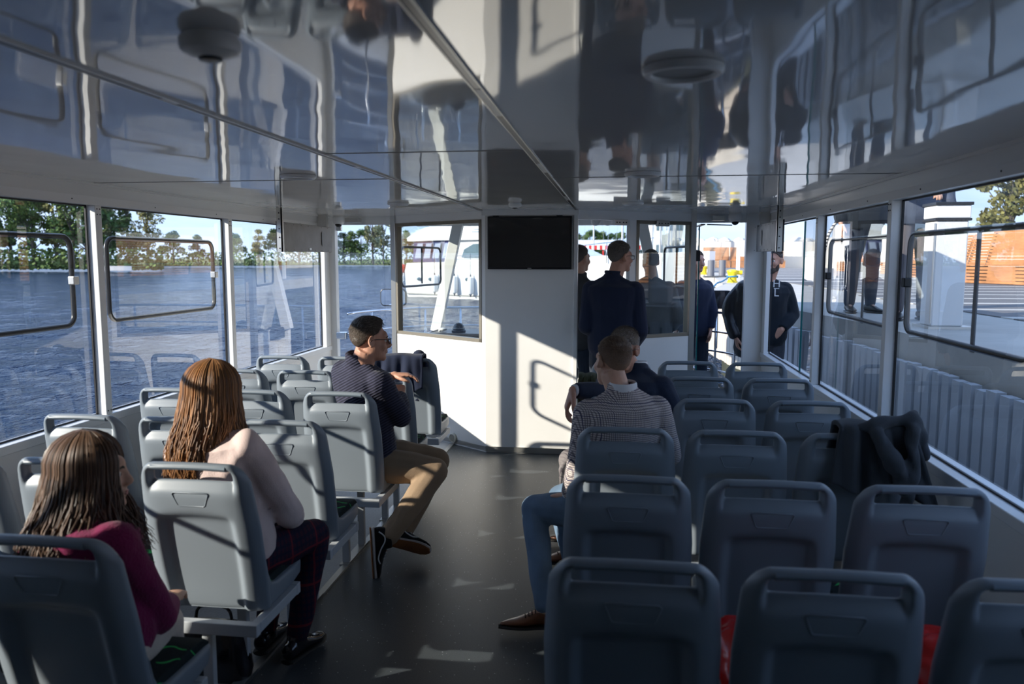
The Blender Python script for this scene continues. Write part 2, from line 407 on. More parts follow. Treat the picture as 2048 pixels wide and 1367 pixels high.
# front transverse wall: corner posts, headers, doors
S('trim_29', MB().box(XL-.02, -2.79, YF-.03, YF+.05, 0, ZC), white_alu)
S('trim_30', MB().box(1.215, XR+.02, YF-.03, YF+.05, 0, ZC), white_alu)
S('header_front', MB().box(-2.79, -2.15, YF-.02, YF+.05, 2.06, ZC).box(.72, 1.215, YF-.02, YF+.05, 2.06, ZC), facia)
dr = empty('door_1', (-2.79, YF, 0), kind='structure')
MB().add([(-2.79, YF+.01, .02), (-2.19, YF+.01, .02), (-2.19, YF+.01, 2.05), (-2.79, YF+.01, 2.05)], [(0, 1, 2, 3)]).build('pane', glass, dr)
MB().box(-2.22, -2.185, YF-.02, YF+.03, 1.77, 1.87).box(-2.78, -2.73, YF-.02, YF+.03, 2.0, 2.05).build('hinge', alu, dr, bevel=.004)
MB().box(-2.80, -2.70, YF-.04, YF+.03, .91, .98).build('lock', steel, dr, bevel=.006)
dr2 = empty('door_2', (.78, YF, 0), kind='structure')
MB().add([(.79, YF+.04, .02), (.84, YF+.64, .02), (.84, YF+.64, 2.03), (.79, YF+.04, 2.03)], [(0, 1, 2, 3)]).build('pane', glass, dr2)
MB().box(.785, .797, YF+.035, YF+.045, .02, 2.03).build('pane_edge', glass_edge, dr2)
MB().box(.76, .80, YF-.02, YF+.06, 1.70, 1.80).build('hinge', black, dr2, bevel=.004)
MB().box(.80, .84, YF, YF+.5, 2.04, 2.05).tube([(.86, YF+.02, 2.045), (1.10, YF+.1, 2.04)], .006, 6).build('door_closer', black, dr2)
# ---------------------------------------------------------------- seats
fab = mat('seat_moquette_black', (.012, .014, .014), .9, spec=.2)
t, b = nodes(fab); co = N(t, 'ShaderNodeTexCoord')
wv = N(t, 'ShaderNodeTexWave', wave_type='RINGS', _Scale=5.0, _Distortion=9.0); t.links.new(co.outputs['Object'], wv.inputs[0])
r = N(t, 'ShaderNodeValToRGB'); r.color_ramp.elements[0].position = .95; r.color_ramp.elements[0].color = (0, 0, 0, 1); r.color_ramp.elements[1].position = .99
t.links.new(wv.outputs[0], r.inputs[0])
nz = N(t, 'ShaderNodeTexNoise', _Scale=9.0); t.links.new(co.outputs['Object'], nz.inputs[0])
gt = N(t, 'ShaderNodeMath', operation='GREATER_THAN'); gt.inputs[1].default_value = .5; t.links.new(nz.outputs[0], gt.inputs[0])
mu = N(t, 'ShaderNodeMath', operation='MULTIPLY'); t.links.new(r.outputs[0], mu.inputs[0]); t.links.new(gt.outputs[0], mu.inputs[1])
ck = N(t, 'ShaderNodeTexBrick', _Scale=48.0); ck.inputs['Color1'].default_value = (.010, .014, .016, 1); ck.inputs['Color2'].default_value = (.016, .022, .024, 1); ck.inputs['Mortar'].default_value = (.06, .085, .08, 1); ck.inputs['Mortar Size'].default_value = .015
t.links.new(co.outputs['Object'], ck.inputs[0])
m_ = N(t, 'ShaderNodeMixRGB'); m_.inputs[2].default_value = (.05, .50, .12, 1); t.links.new(mu.outputs[0], m_.inputs[0]); t.links.new(ck.outputs[0], m_.inputs[1]); t.links.new(m_.outputs[0], b.inputs['Base Color'])

def sstep(a, b, x):
    t = min(1, max(0, (x-a)/(b-a))); return t*t*(3-2*t)
def seat_shell():
    us = [-1, -.985, -.95, -.88, -.80, -.755, -.735, -.68, -.62, -.57, -.53, -.42, -.22, 0]
    us = us+[-u for u in us[-2::-1]]
    ts = [0, .03, .12, .25, .38, .48, .56, .60, .63, .65, .67, .70, .75, .81, .835, .875, .885, .952, .962, .985, 1.0]
    zb, zt = .40, 1.005
    def W(z): return float(np.interp(z, [.40, .55, .75, .90, .97, 1.01], [.212, .223, .224, .213, .206, .200]))
    def P(u, t, side):
        zc = zt-.008*u*u-.055*max(0, (abs(u)-.70)/.30)**2.4
        z = zb+t*(zc-zb); x = u*W(z)
        if t > .8: x *= 1-.0*t
        y = .125*(1-(z-zb)/(zt-zb))**1.15
        y += .030*abs(u)**7+.006*u*u
        if side == 0:
            rec = (1-sstep(.56, .70, abs(u)+.10*max(0, t-.45)))*(1-sstep(.63, .69, t+.05*u*u))
            y += .030*rec
            # sloping shelf under the grab slot
            sh = sstep(.81, .835, t)*(1-sstep(.952, .962, t))*(1-sstep(.74, .80, abs(u)))
            y += .030*sh*sstep(.80, .89, t)
            # round the back edge of the rim
            y += .012*sstep(.90, 1, abs(u))+.010*sstep(.975, 1, t)
        else:
            th = .050+.012*sstep(.2, .0, t)
            th -= .020*sstep(.90, 1, abs(u))+.014*sstep(.97, 1, t)
            y += th
            sh = sstep(.81, .835, t)*(1-sstep(.952, .962, t))*(1-sstep(.74, .80, abs(u)))
            y -= .006*sh
        return (x, y, z)
    mb = MB(); nu, nt_ = len(us), len(ts)
    for side in (0, 1):
        for t in ts:
            for u in us: mb.v.append(P(u, t, side))
    hole = lambda i, j: ts[j] >= .884 and ts[j+1] <= .953 and abs(us[i]) <= .736 and abs(us[i+1]) <= .736
    K = nu*nt_; idx = lambda i, j, s: s*K+j*nu+i
    for j in range(nt_-1):
        for i in range(nu-1):
            if hole(i, j): continue
            a, b, c, d = idx(i, j, 0), idx(i+1, j, 0), idx(i+1, j+1, 0), idx(i, j+1, 0)
            mb.f.append((a, b, c, d)); mb.f.append((d+K, c+K, b+K, a+K))
    def rim(seq):
        for p, q in zip(seq, seq[1:]): mb.f.append((p, q, q+K, p+K))
    rim([idx(i, 0, 0) for i in range(nu)]); rim([idx(i, nt_-1, 0) for i in range(nu)])
    rim([idx(0, j, 0) for j in range(nt_)]); rim([idx(nu-1, j, 0) for j in range(nt_)])
    j0 = ts.index(.885); j1 = ts.index(.952); i0 = us.index(-.735); i1 = us.index(.735)
    rim([idx(i, j0, 0) for i in range(i0, i1+1)]); rim([idx(i, j1, 0) for i in range(i0, i1+1)])
    rim([idx(i0, j, 0) for j in range(j0, j1+1)]); rim([idx(i1, j, 0) for j in range(j0, j1+1)])
    return mb
def seat_pan():
    mb = MB(); secs = []
    for y, w, zl, zh in ((.158, .200, .402, .64), (.168, .210, .400, .60), (.180, .212, .400, .545), (.205, .212, .400, .497), (.26, .212, .400, .478), (.40, .212, .405, .474), (.48, .208, .415, .474), (.515, .195, .43, .470), (.525, .18, .44, .462)):
        p = rrect(-w, w, zl, zh, .012, 3); secs.append([(x, y, z) for x, z in p])
    return mb.loft(secs)
def make_seat():
    root = empty('passenger_seat')
    sh = seat_shell().build('backrest_shell', greyp, root, smooth=True)
    ss = sh.modifiers.new('ss', 'SUBSURF'); ss.levels = 1; ss.render_levels = 1
    seat_pan().build('seat_pan', greyp, root, autos=True)
    # grab handle bar wrapped over the top edge
    mb = MB(); secs = []
    for i in range(13):
        u = -.70+1.40*i/12; x = u*.203; zc = 1.005-.008*u*u-.0295
        secs.append([(x, .026+.006*u*u+.022*math.cos(a), zc+.0145+.0135*math.sin(a)) for a in [2*math.pi*k/14 for k in range(14)]])
    mb.loft(secs).build('grab_handle', greyd, root, autos=True)
    # embossed trapezoid plate outline on the back
    mb = MB()
    def bk(x, z): 
        u = x/.22; return (x, .125*(1-(z-.40)/.605)**1.15+.006*u*u+.0005, z)
    tz = [(-.069, .888), (-.053, .846), (-.047, .841), (.047, .841), (.053, .846), (.069, .888), (.063, .894), (-.063, .894)]
    mb.tube([bk(*p) for p in tz], .0022, 6, closed=True)
    mb.build('emblem_outline', greyp, root, smooth=True)
    # upholstery on the front of the back and on the pan
    mb = MB(); secs = []
    for t in np.linspace(0, 1, 9):
        z = .50+.34*t; y = .125*(1-(z-.40)/.605)**1.15+.052; w = .185-.01*t
        e_ = .008 if 0 < t < 1 else -.004
        secs.append([(-w, y-.01, z), (-w+.01, y+e_, z), (0, y+e_+.0, z), (w-.01, y+e_, z), (w, y-.01, z)])
    mb.loft(secs).build('back_cushion', fab, root, autos=True)
    mb = MB(); secs = []
    for y, h in ((.195, .485), (.205, .500), (.30, .505), (.42, .503), (.49, .497), (.512, .480)):
        p = rrect(-.192, .192, .466, h, .008, 3); secs.append([(x, y, z) for x, z in p])
    mb.loft(secs).build('seat_cushion', fab, root, autos=True)
    return root
cols_R = [.055, .527, 1.003]; cols_L = [-1.50, -1.995, -2.48]
rows_R = [1.80, 2.54, 3.29, 4.04, 4.79, 5.53]; rows_L = [1.76, 2.50, 3.24, 3.99, 4.74, 5.45]
ordn = ['nearest', 'second', 'third', 'fourth', 'fifth', 'farthest', 'rearmost']
extra = {('L', 0, 0): 'behind the woman in the maroon sweater', ('L', 1, 0): 'behind the woman in the pink blouse', ('L', 3, 0): 'behind the man in the ribbed navy sweater',
         ('L', 5, 0): 'with a navy jacket hung over it', ('R', 2, 2): 'under a grey coat', ('R', 2, 0): 'behind the man in the checked blazer'}
proto = make_seat(); first = True
for side, cs, rs in (('L', cols_L, rows_L), ('R', cols_R, rows_R)):
    for j, y in enumerate(rs+[rs[0]-.75]):
        for i, x in enumerate(cs):
            o = proto if first else copy_tree(proto); first = False
            o.location = (x, y, 0)
            where = {0: 'on the aisle', 1: 'in the middle', 2: 'by the window'}[i]
            lab = '%s grey plastic seat %s, %s row %s of the aisle' % ('sunlit' if side == 'L' else 'shaded', where, ordn[j], 'left' if side == 'L' else 'right')
            if (side, j, i) in extra:
                lab = '%s grey seat %s, %s row %s of aisle, %s' % ('sunlit' if side == 'L' else 'shaded', where, ordn[j], 'left' if side == 'L' else 'right', extra[(side, j, i)])
            w_ = lab.split(); lab = ' '.join(w_[:16])
            tag(o, lab, 'seat', 'grey passenger seats left of the aisle' if side == 'L' else 'grey passenger seats right of the aisle')
# support frames: one per row and side
def make_frame(x0, x1, xl):
    root = empty('seat_frame')
    MB().box(x0, x1, .02, .055, .352, .398).box(x0, x1, .385, .42, .352, .398).build('cross_beam', beam_m, root, bevel=.003)
    for x in ((x0+x1)/2-.24, (x0+x1)/2+.24, x0+.0, x1-.035): MB().box(x, x+.035, .055, .385, .356, .396).build('end_rail', beam_m, root, bevel=.003)
    for x in xl:
        for y in (.07, .34): MB().box(x-.02, x+.02, y-.015, y+.015, .008, .356).build('leg', beam_m, root, bevel=.003)
        MB().box(x-.025, x+.025, .02, .40, 0.004, .016).build('foot_rail', alu, root)
    return root
fL = make_frame(-2.70, -1.275, (-2.60, -1.49)); fR = make_frame(-.17, 1.23, (0.02, 1.12))
for side, fr, rs in (('L', fL, rows_L), ('R', fR, rows_R)):
    for j, y in enumerate(rs):
        o = fr if j == 0 else copy_tree(fr); o.location = (0, y+.02, 0)
        tag(o, 'painted steel frame with legs carrying the %s seat row %s of the aisle' % (ordn[j], 'left' if side == 'L' else 'right'), 'seat frame', 'seat frames')

# ---------------------------------------------------------------- things on walls and ceiling
tv = empty('television', (-.733, 6.66, 1.632), 'black flat television filling the top of the white bulkhead', 'television')
MB().box(-1.098, -.368, 6.665, 6.70, 1.632, 2.085).build('casing', black, tv, bevel=.004)
scr_m = mat('screen_gloss', (.022, .022, .024), .06, spec=1.0)
MB().box(-1.085, -.381, 6.662, 6.668, 1.652, 2.072).build('screen', scr_m, tv)
MB().box(-.748, -.715, 6.660, 6.666, 1.637, 1.645).build('badge', alu, tv)
for x in (-1.05, -.50): MB().box(x, x+.05, 6.668, 6.69, 2.083, 2.092).build('clip', black, tv)
def ring_light(x, y, r, lab):
    o = empty('ceiling_light', (x, y, ZC), lab, 'ceiling light', 'round recessed ceiling lights')
    mb = MB(); secs = []
    for rr, z in ((r, ZC-.001), (r*1.0, ZC-.010), (r*.93, ZC-.018), (r*.80, ZC-.018), (r*.76, ZC-.010)):
        secs.append([(x+rr*math.cos(a), y+rr*math.sin(a), z) for a in [2*math.pi*k/40 for k in range(40)]])
    mb.loft(secs, False).build('trim_ring', white_alu, o, autos=True)
    MB().loft([[(x+q*math.cos(a), y+q*math.sin(a), z) for a in [2*math.pi*k/40 for k in range(40)]] for q, z in ((r*.77, ZC-.010), (r*.74, ZC-.006), (.001, ZC-.005))]).build('diffuser', mat('lamp_diffuser_off', (.38, .38, .36), .35) if 'lamp_diffuser_off' not in bpy.data.materials else bpy.data.materials['lamp_diffuser_off'], o, autos=True)
for x, y, r, lab in ((.14, 1.76, .088, 'round unlit ceiling light, largest and nearest, above the right seats'), (.126, 3.86, .088, 'round ceiling light by the sheet joint right of the centre channel'),
                     (-1.574, 3.75, .088, 'round ceiling light left of the channels, by the grey wall panel'), (.126, 5.9, .08, 'round ceiling light just ahead of the glasses man, near the doorway'),
                     (-1.615, 5.7, .08, 'round ceiling light ahead of the left window post')): ring_light(x, y, r, lab)
def detector(x, y, r, h, lab, gp=None):
    o = empty('smoke_detector', (x, y, ZC), lab, 'smoke detector', gp)
    mb = MB(); secs = [[(x+rr*math.cos(a), y+rr*math.sin(a), ZC-z) for a in [2*math.pi*k/32 for k in range(32)]] for rr, z in ((r*.86, 0), (r*.98, .008), (r, .02), (r*.93, .030), (r*.62, h), (r*.40, h+.003))]
    mb.loft(secs).build('body', white_alu, o, autos=True)
    MB().loft([[(x+rr*math.cos(a), y+rr*math.sin(a), ZC-z) for a in [2*math.pi*k/24 for k in range(24)]] for rr, z in ((r*.42, h+.001), (r*.36, h+.008), (r*.1, h+.010))]).build('sensor', black, o, autos=True)
detector(-.751, 1.40, .056, .038, 'white smoke detector hanging from the near ceiling, top left')
detector(-.746, 5.8, .05, .035, 'small white smoke detector in front of the television')
for x, sg, lab in ((-2.70, -1, 'white dome camera at the left front corner above the door'), (1.09, 1, 'white dome camera at the right front corner above the open door')):
    o = empty('dome_camera', (x, 7.4, 2.08), lab, 'camera')
    MB().ell((x, 7.4, 2.105), (.062, .062, .062), 20, 14).tube([(x, 7.4, 2.10), (x, 7.4, ZC)], .04, 16).build('housing', white_alu, o, smooth=True)
    MB().ell((x, 7.39, 2.060), (.034, .034, .030), 18, 10).build('lens_dome', black, o, smooth=True)
    MB().box(x-.20*sg if sg < 0 else x-.20, x-.06*sg if sg < 0 else x-.09, 7.40, 7.50, 2.075, 2.12).build('bracket_box', alu, o, bevel=.004)
# fold-down display panels hung along the side walls
pan_m = mat('panel_greige', (.20, .18, .165), .45, vary=(8, .15)); pan_r = mat('panel_stone_grey', (.27, .27, .27), .45, vary=(7, .35))
for x, y0, y1, m, lab, sg in ((-2.76, 6.17, 7.36, pan_m, 'brown-grey flat display panel on an upright bracket, left front', -1), (1.29, 6.42, 7.42, pan_r, 'mottled grey flat display panel on an upright bracket, right front', 1)):
    o = empty('wall_panel', (x, y0, 1.78), lab, 'panel')
    MB().box(min(x, x+sg*.035), max(x, x+sg*.035), y0+.03, y1, 1.785, 2.03).build('panel', m, o, bevel=.003)
    MB().box(min(x-.02, x+.02), max(x-.02, x+.02), y0-.02, y0+.004, 1.78, ZC).box(min(x-sg*.02, x-sg*.016), max(x-sg*.02, x-sg*.016), y0-.02, y0+.03, 1.78, ZC).build('bracket', alu, o)
    MB().box(min(x-sg*.018, x+sg*.04), max(x-sg*.018, x+sg*.04), y0+.010, y0+.03, 1.785, 2.035).build('rubber_edge', black, o)
    for z in (1.81, 1.90, 1.97, 2.05, 2.10): MB().ell((x-sg*.002, y0-.022, z), (.006, .004, .006), 8, 6).build('bolt', screw, o)
    fl = MB().box(min(x-sg*.003, x), max(x-sg*.003, x), y1-.26, y1-.06, 1.84, 1.98).build('flap', m, o)
    MB().box(min(x-sg*.006, x-sg*.002), max(x-sg*.006, x-sg*.002), y1-.275, y1-.265, 1.85, 1.97).build('slot', black, fl)
    if sg < 0: MB().box(x+.001, x+.004, 6.78, 6.83, 1.80, 1.82).build('label', white_alu, o)
    q = MB()
    for i in range(7):
        for z in (1.80, 2.015): q.ell((x-sg*.001, y0+.12+i*.16, z), (.003, .003, .003), 6, 4)
    q.build('rivet', screw, o)
    MB().box(min(x, x+sg*.09), max(x, x+sg*.09), y1-.14, y1-.09, 2.03, ZC).build('hanger', alu, o)
o = empty('air_vent', (-1.455, 6.93, .055), 'small round beige vent low on the left bulkhead face', 'vent')
dn = Vector((-(Cc[1]-A[1]), (Cc[0]-A[0]), 0)).normalized(); 
if dn.y > 0: dn = -dn
c0 = Vector((*lerp(A, Cc, .335), .062)); rt = dn.cross(Vector((0, 0, 1)))
mb = MB(); cir = lambda r, d: [c0+dn*d+(rt*math.cos(a)+Vector((0, 0, 1))*math.sin(a))*r for a in [2*math.pi*k/28 for k in range(28)]]
mb.loft([cir(.045, .0), cir(.045, .02), cir(.036, .026), cir(.033, .018), cir(.001, .016)]).build('body', mat('vent_cream', (.62, .60, .52), .4), o, autos=True)
q = MB()
for i in range(-3, 4): q.bar(c0+dn*.022+Vector((0, 0, 1))*i*.008-rt*.024, c0+dn*.022+Vector((0, 0, 1))*i*.008+rt*.024, .003, .003)
q.build('grille', mat('vent_slot', (.3, .29, .25), .4), o)
# ---------------------------------------------------------------- wheelhouse ahead of the bulkhead
S('wheelhouse_header', MB().box(-2.25, .80, 8.60, 8.75, 2.09, 2.30).box(-2.25, -2.18, 7.5, 8.7, 2.09, 2.25).box(.74, .82, 7.5, 8.7, 2.09, 2.25), white_alu)
S('wheelhouse_ceiling', MB().box(-2.22, .80, YF+.12, 8.75, 2.20, 2.26), white)
pl = MB()
pl.bar((-1.745, 8.62, 2.14), (-2.02, 8.62, .90), .115, .10, (0, 1, 0)); S('trim_40', pl, white_alu, bevel=.006)
S('trim_41', MB().bar((.28, 8.62, 2.14), (.55, 8.62, .90), .115, .10, (0, 1, 0)), white_alu, bevel=.006)
dash_m = mat('dash_black', (.03, .03, .035), .35)
S('wheelhouse_dash', MB().box(-2.0, -.55, 8.05, 8.60, .80, .93), dash_m, bevel=.02)
S('wheelhouse_front', MB().box(-2.02, .55, 8.62, 8.70, 0, .90), white)
for x0, x1, n in ((-2.15, -1.80, 0), (.30, .72, 1)):
    wo = empty('window_%d' % (40+n), (x0, 7.5, .95), kind='structure')
    xa, xb = (-2.16, -1.90) if n == 0 else (.74, .50)
    def P(s, z): 
        return (xa+(xb-xa)*s-(.10*(z-1) if n == 0 else -.10*(z-1))*0, 7.50+1.08*s, z)
    MB().add([P(0, .95), P(1, .95), P(1, 2.10), P(0, 2.10)], [(0, 1, 2, 3)]).build('pane', glass2, wo)
    rr = rrect(.10, .90, 1.44, 1.84, .06)
    MB().tube([P(s, z) for s, z in rr], .012, 6, closed=True).tube([P(.50, 1.46), P(.50, 1.84)], .010, 6).build('sliding_sash', black, wo, smooth=True)
    S('trim_%d' % (42+n), MB().box(min(xa, xb)-.02, max(xa, xb)+.02, 7.5, 8.6, 0, .90) if False else MB().prism([(xa, 7.5), (xb, 8.6), (xb-(.04 if n else -.04), 8.6), (xa-(.04 if n else -.04), 7.5)], 2, 0, .93), white)
wo = empty('window_42', (-1.8, 8.62, .93), kind='structure')
MB().add([(-1.98, 8.66, .92), (.52, 8.66, .92), (.28, 8.66, 2.1), (-1.75, 8.66, 2.1)], [(0, 1, 2, 3)]).build('pane', glass2, wo)
cp = empty('compass', (-1.67, 8.20, .93), 'black domed compass on the dashboard behind the left partition window', 'compass')
MB().loft([[(-1.67+r*math.cos(a), 8.2+r*math.sin(a), z) for a in [2*math.pi*k/24 for k in range(24)]] for r, z in ((.075, .93), (.078, .95), (.06, .965))]).build('base', black, cp, autos=True)
MB().ell((-1.67, 8.2, .975), (.066, .066, .062), 24, 14).build('dome', scr_m, cp, smooth=True)
MB().tube([(-1.67+.064*math.cos(a), 8.2+.064*math.sin(a), .975) for a in [2*math.pi*k/24 for k in range(24)]], .004, 6, closed=True).build('ring', alu, cp, smooth=True)
mz = empty('console_lamp', (-1.86, 8.25, .93), 'pale lamp head beside the compass on the dashboard', 'lamp')
MB().ell((-1.86, 8.25, .955), (.05, .03, .018), 16, 8).tube([(-1.90, 8.25, .93), (-1.88, 8.25, .955)], .012, 8).build('head', white_alu, mz, smooth=True)
sl = empty('wheelhouse_speaker', (-.12, 8.0, 2.10), 'white two-lobed lamp under the wheelhouse ceiling, in the doorway', 'lamp')
MB().ell((-.20, 8.0, 2.10), (.05, .05, .045), 16, 10).ell((-.08, 8.0, 2.10), (.05, .05, .045), 16, 10).box(-.22, -.06, 7.97, 8.03, 2.12, 2.2).build('body', white_alu, sl, autos=True)

# ---------------------------------------------------------------- bow deck, rail, mirrors
def bowpt(a, k=1.0):   # a from 0 (right) to pi (left), outline of the bow deck
    ca, sa = math.cos(a), math.sin(a)
    x = XC+2.30*k*math.copysign(abs(ca)**.55, ca); y = 7.5+2.05*k*abs(sa)**.75
    return x, y
outl = [bowpt(math.pi*i/30) for i in range(31)]
S('bow_deck', MB().prism(outl, 2, -.09, -.01), mat('deck_grey', (.30, .31, .32), .7, vary=(20, .1)))
S('hull_side_left', MB().box(-3.05, XL-.09, YB, 7.5, -.35, .78), white)
S('hull_side_right', MB().box(XR+.09, 1.60, YB, 7.5, -.35, .78), white)
hb = MB(); secs = []
for x, y in outl: secs.append([(x, y, -.5), (x, y, .22), ((x-XC)*.97+XC, (y-7.5)*.97+7.5, .22), ((x-XC)*.97+XC, (y-7.5)*.97+7.5, -.5)])
hb.loft(secs); S('hull_bow', hb, white)
rail = empty('bow_railing', (XC, 9.3, .2), 'polished steel tube railing curving round the bow', 'railing')
def rp(a, k): 
    x, y = bowpt(a, k); return x, y
for z in (.46, .68, .90, 1.12):
    pts = [(*rp(math.pi*(i/40), .955), z) for i in range(1, 40)]
    pts = [p for p in pts if p[1] > 8.0]
    MB().tube(pts, .014 if z > 1 else .010, 8).build('rail_tube', steel, rail, smooth=True)
for i, a in enumerate([.16, .23, .32, .40, .5, .60, .68, .77, .84]):
    x, y = rp(math.pi*a, .955)
    if y > 7.9: MB().tube([(x, y, .0), (x, y, 1.12)], .013, 8).build('post', steel, rail, smooth=True)
mirr = mat('mirror_glass', (.9, .9, .92), .02, 1.)
for n, (x, y, lab) in enumerate(((-2.63, 9.0, 'black-rimmed outside mirror on the left, beyond the corner post'), (1.165, 9.0, 'black-rimmed outside mirror on the right, showing dark jackets'))):
    o = empty('side_mirror', (x, y, 1.26), lab, 'mirror')
    p = rrect(x-.16, x+.16, 1.155, 1.365, .05)
    MB().prism(p, 1, y, y+.045).build('housing', black, o, bevel=.008)
    p = rrect(x-.147, x+.147, 1.168, 1.352, .042)
    MB().prism(p, 1, y-.004, y+.002).build('mirror_face', mirr, o)
    MB().tube([(x, y+.025, 1.17), (x, y+.03, 1.12), (x, y+.03, .7)], .010, 8).build('arm', steel, o, smooth=True)
# ---------------------------------------------------------------- water
WZ = -.10
def spaced(n, lim_lo, lim_hi, k):
    u = np.linspace(-1, 1, n); s = np.sinh(u*k)/np.sinh(k)
    return np.where(s < 0, -s*lim_lo, s*lim_hi)
gx = -4.5+spaced(430, -420, 400, 5.2); gy = 9+spaced(430, -120, 330, 4.6)
X, Y = np.meshgrid(gx, gy)
rs = np.random.RandomState(3); Z = np.zeros_like(X)
for i in range(46):
    lam = .35*1.105**i*rs.uniform(.9, 1.1); th = math.radians(-32)+rs.normal(0, .55)
    if lam > 9: break
    kx, ky = math.cos(th)*2*math.pi/lam, math.sin(th)*2*math.pi/lam
    ph = kx*X+ky*Y+rs.uniform(0, 7)+.6*np.sin((X*.31+Y*.17)*rs.uniform(.5, 1.5)+i)
    Z += .0075*lam**.72*(1-np.abs(np.sin(ph/2))*2+.3)*.55
Z -= Z.mean(); cell = np.maximum(np.gradient(gx)[None, :]+0*X, np.gradient(gy)[:, None]+0*X)
near_boat = (X > -3.2) & (X < 2.2) & (Y < 10.2)
Z = np.clip(Z, -.12, .12)*np.where(near_boat, .15, 1.0)*np.clip(1.3-cell*.12, .5, 1)
n = len(gx); me = bpy.data.meshes.new('water')
V = np.stack([X, Y, Z+WZ-.04], -1).reshape(-1, 3)
I = np.arange((n-1)*(n-1)); a = (I//(n-1))*n+I % (n-1); F = np.stack([a, a+1, a+n+1, a+n], -1)
me.vertices.add(len(V)); me.vertices.foreach_set('co', V.ravel()); me.loops.add(F.size); me.loops.foreach_set('vertex_index', F.ravel())
me.polygons.add(len(F)); me.polygons.foreach_set('loop_start', np.arange(0, F.size, 4)); me.polygons.foreach_set('use_smooth', [True]*len(F)); me.update(); me.validate()
wm = mat('sea_water', (.0018, .015, .050), .16, spec=.22, bump=(1.0, 1.0, (3.2, 2.2, 2)))
t, b = nodes(wm); b.inputs['IOR'].default_value = 1.33; b.inputs['Specular Tint'].default_value = (.38, .52, .74, 1)
for nn in t.nodes:
    if nn.type == 'BUMP': nn.inputs['Distance'].default_value = .30
    if nn.type == 'TEX_NOISE': nn.inputs['Roughness'].default_value = .65
me.materials.append(wm)
wo = bpy.data.objects.new('sea', me); col.objects.link(wo); wo['kind'] = 'structure'
S('lake_bed', MB().box(-430, 420, -120, 400, -3, -2.5), mat('bed', (.02, .04, .05), .9))

# ---------------------------------------------------------------- far shore
bank = mat('shore_grass', (.16, .18, .06), .9, vary=(.4, .4))
def shore(pts, name, z=.35, d=60):
    mb = MB()
    for (x0, y0), (x1, y1) in zip(pts, pts[1:]):
        n_ = Vector((-(y1-y0), x1-x0)).normalized()
        mb.add([(x0, y0, -1), (x1, y1, -1), (x1, y1, z), (x0, y0, z), (x0+n_.x*d, y0+n_.y*d, z+1), (x1+n_.x*d, y1+n_.y*d, z+1)], [(0, 1, 2, 3), (3, 2, 5, 4)])
    return S(name, mb, bank)
shore([(40, 205), (-75, 190), (-120, 150), (-128, 60), (-140, -60)][::-1], 'far_shore')
leafc = {'dark': (.06, .11, .03), 'mid': (.11, .16, .045), 'olive': (.19, .18, .065), 'pale': (.26, .27, .15), 'rust': (.22, .14, .055)}
def leafmat(nm, c):
    m = mat('leaf_'+nm, c, .75, spec=.2); t, b = nodes(m)
    g = N(t, 'ShaderNodeNewGeometry'); r = N(t, 'ShaderNodeValToRGB')
    r.color_ramp.elements[0].color = (*[x*.45 for x in c], 1); r.color_ramp.elements[1].color = (*[min(1, x*1.7) for x in c], 1)
    t.links.new(g.outputs['Random Per Island'], r.inputs[0]); t.links.new(r.outputs[0], b.inputs['Base Color'])
    return m
lm_ = {k: leafmat(k, c) for k, c in leafc.items()}
bark = mat('bark', (.10, .085, .07), .9, bump=(8, .3))
def tree_mesh(seed, kind):
    rr = random.Random(seed); cr = MB(); tr = MB(); h = 10.
    tall = kind in ('pale', 'olive')
    tr.tube([(0, 0, 0), (.2, .1, h*.35), (-.1, 0, h*.8)], [.28, .20, .05], 7)
    blobs = []
    nb = 17 if not tall else 20
    for i in range(nb):
        u = rr.random(); z = h*(.28+.68*u) if not tall else h*(.35+.62*u)
        rad = (2.6*math.sin(math.pi*min(1, .25+.75*u)**.8)+.6) if not tall else (2.0*math.sin(math.pi*(.15+.8*u))+.5)
        a = rr.random()*6.28; q = rr.random()**.5*rad
        c = Vector((q*math.cos(a), q*math.sin(a), z)); blobs.append((c, rr.uniform(.8, 1.6)*(.8 if tall else 1)))
        tr.tube([(0, 0, z*.6), tuple(c*.5+Vector((0, 0, z*.3))), tuple(c)], [.10, .06, .02], 5)
    for c, r_ in blobs:
        for _ in range(170 if not tall else 100):
            d = Vector((rr.gauss(0, 1), rr.gauss(0, 1), rr.gauss(0, 1))).normalized()*r_*rr.uniform(.55, 1.05); d.z *= .75
            p = c+d; s = rr.uniform(.10, .24); n1 = Vector((rr.gauss(0, 1), rr.gauss(0, 1), rr.gauss(0, 1))).normalized(); n2 = n1.orthogonal().normalized()
            cr.add([p-n1*s, p+n2*s, p+n1*s, p-n2*s], [(0, 1, 2, 3)])
    return cr.mesh('crown', lm_[kind]), tr.mesh('trunk', bark)
tmesh = {(k, s): tree_mesh(s*7+len(k), k) for k in leafc for s in (0, 1)}
tcount = 0
def tree(x, y, z, s, kind, v, lab, gp, wd=1.0):
    global tcount
    r = empty('tree', (x, y, z), lab, 'tree', gp); r.rotation_euler = (0, 0, (tcount*1.7) % 6.28); r.scale = (s*wd, s*wd, s); tcount += 1
    cm, tm = tmesh[(kind, v % 2)]
    for nm, me_ in (('crown', cm), ('trunk', tm)):
        o = bpy.data.objects.new(nm, me_); col.objects.link(o); o.parent = r
    return r
def px(x, depthY):      # bearing of a picture column from the camera, used to lay out the far shore
    a = math.atan((x-1024)/1546)-R(7.55)
    return depthY*math.tan(a)
rr = random.Random(5)
ORD = ['first', 'second', 'third', 'fourth', 'fifth', 'sixth', 'seventh', 'eighth', 'ninth', 'tenth']
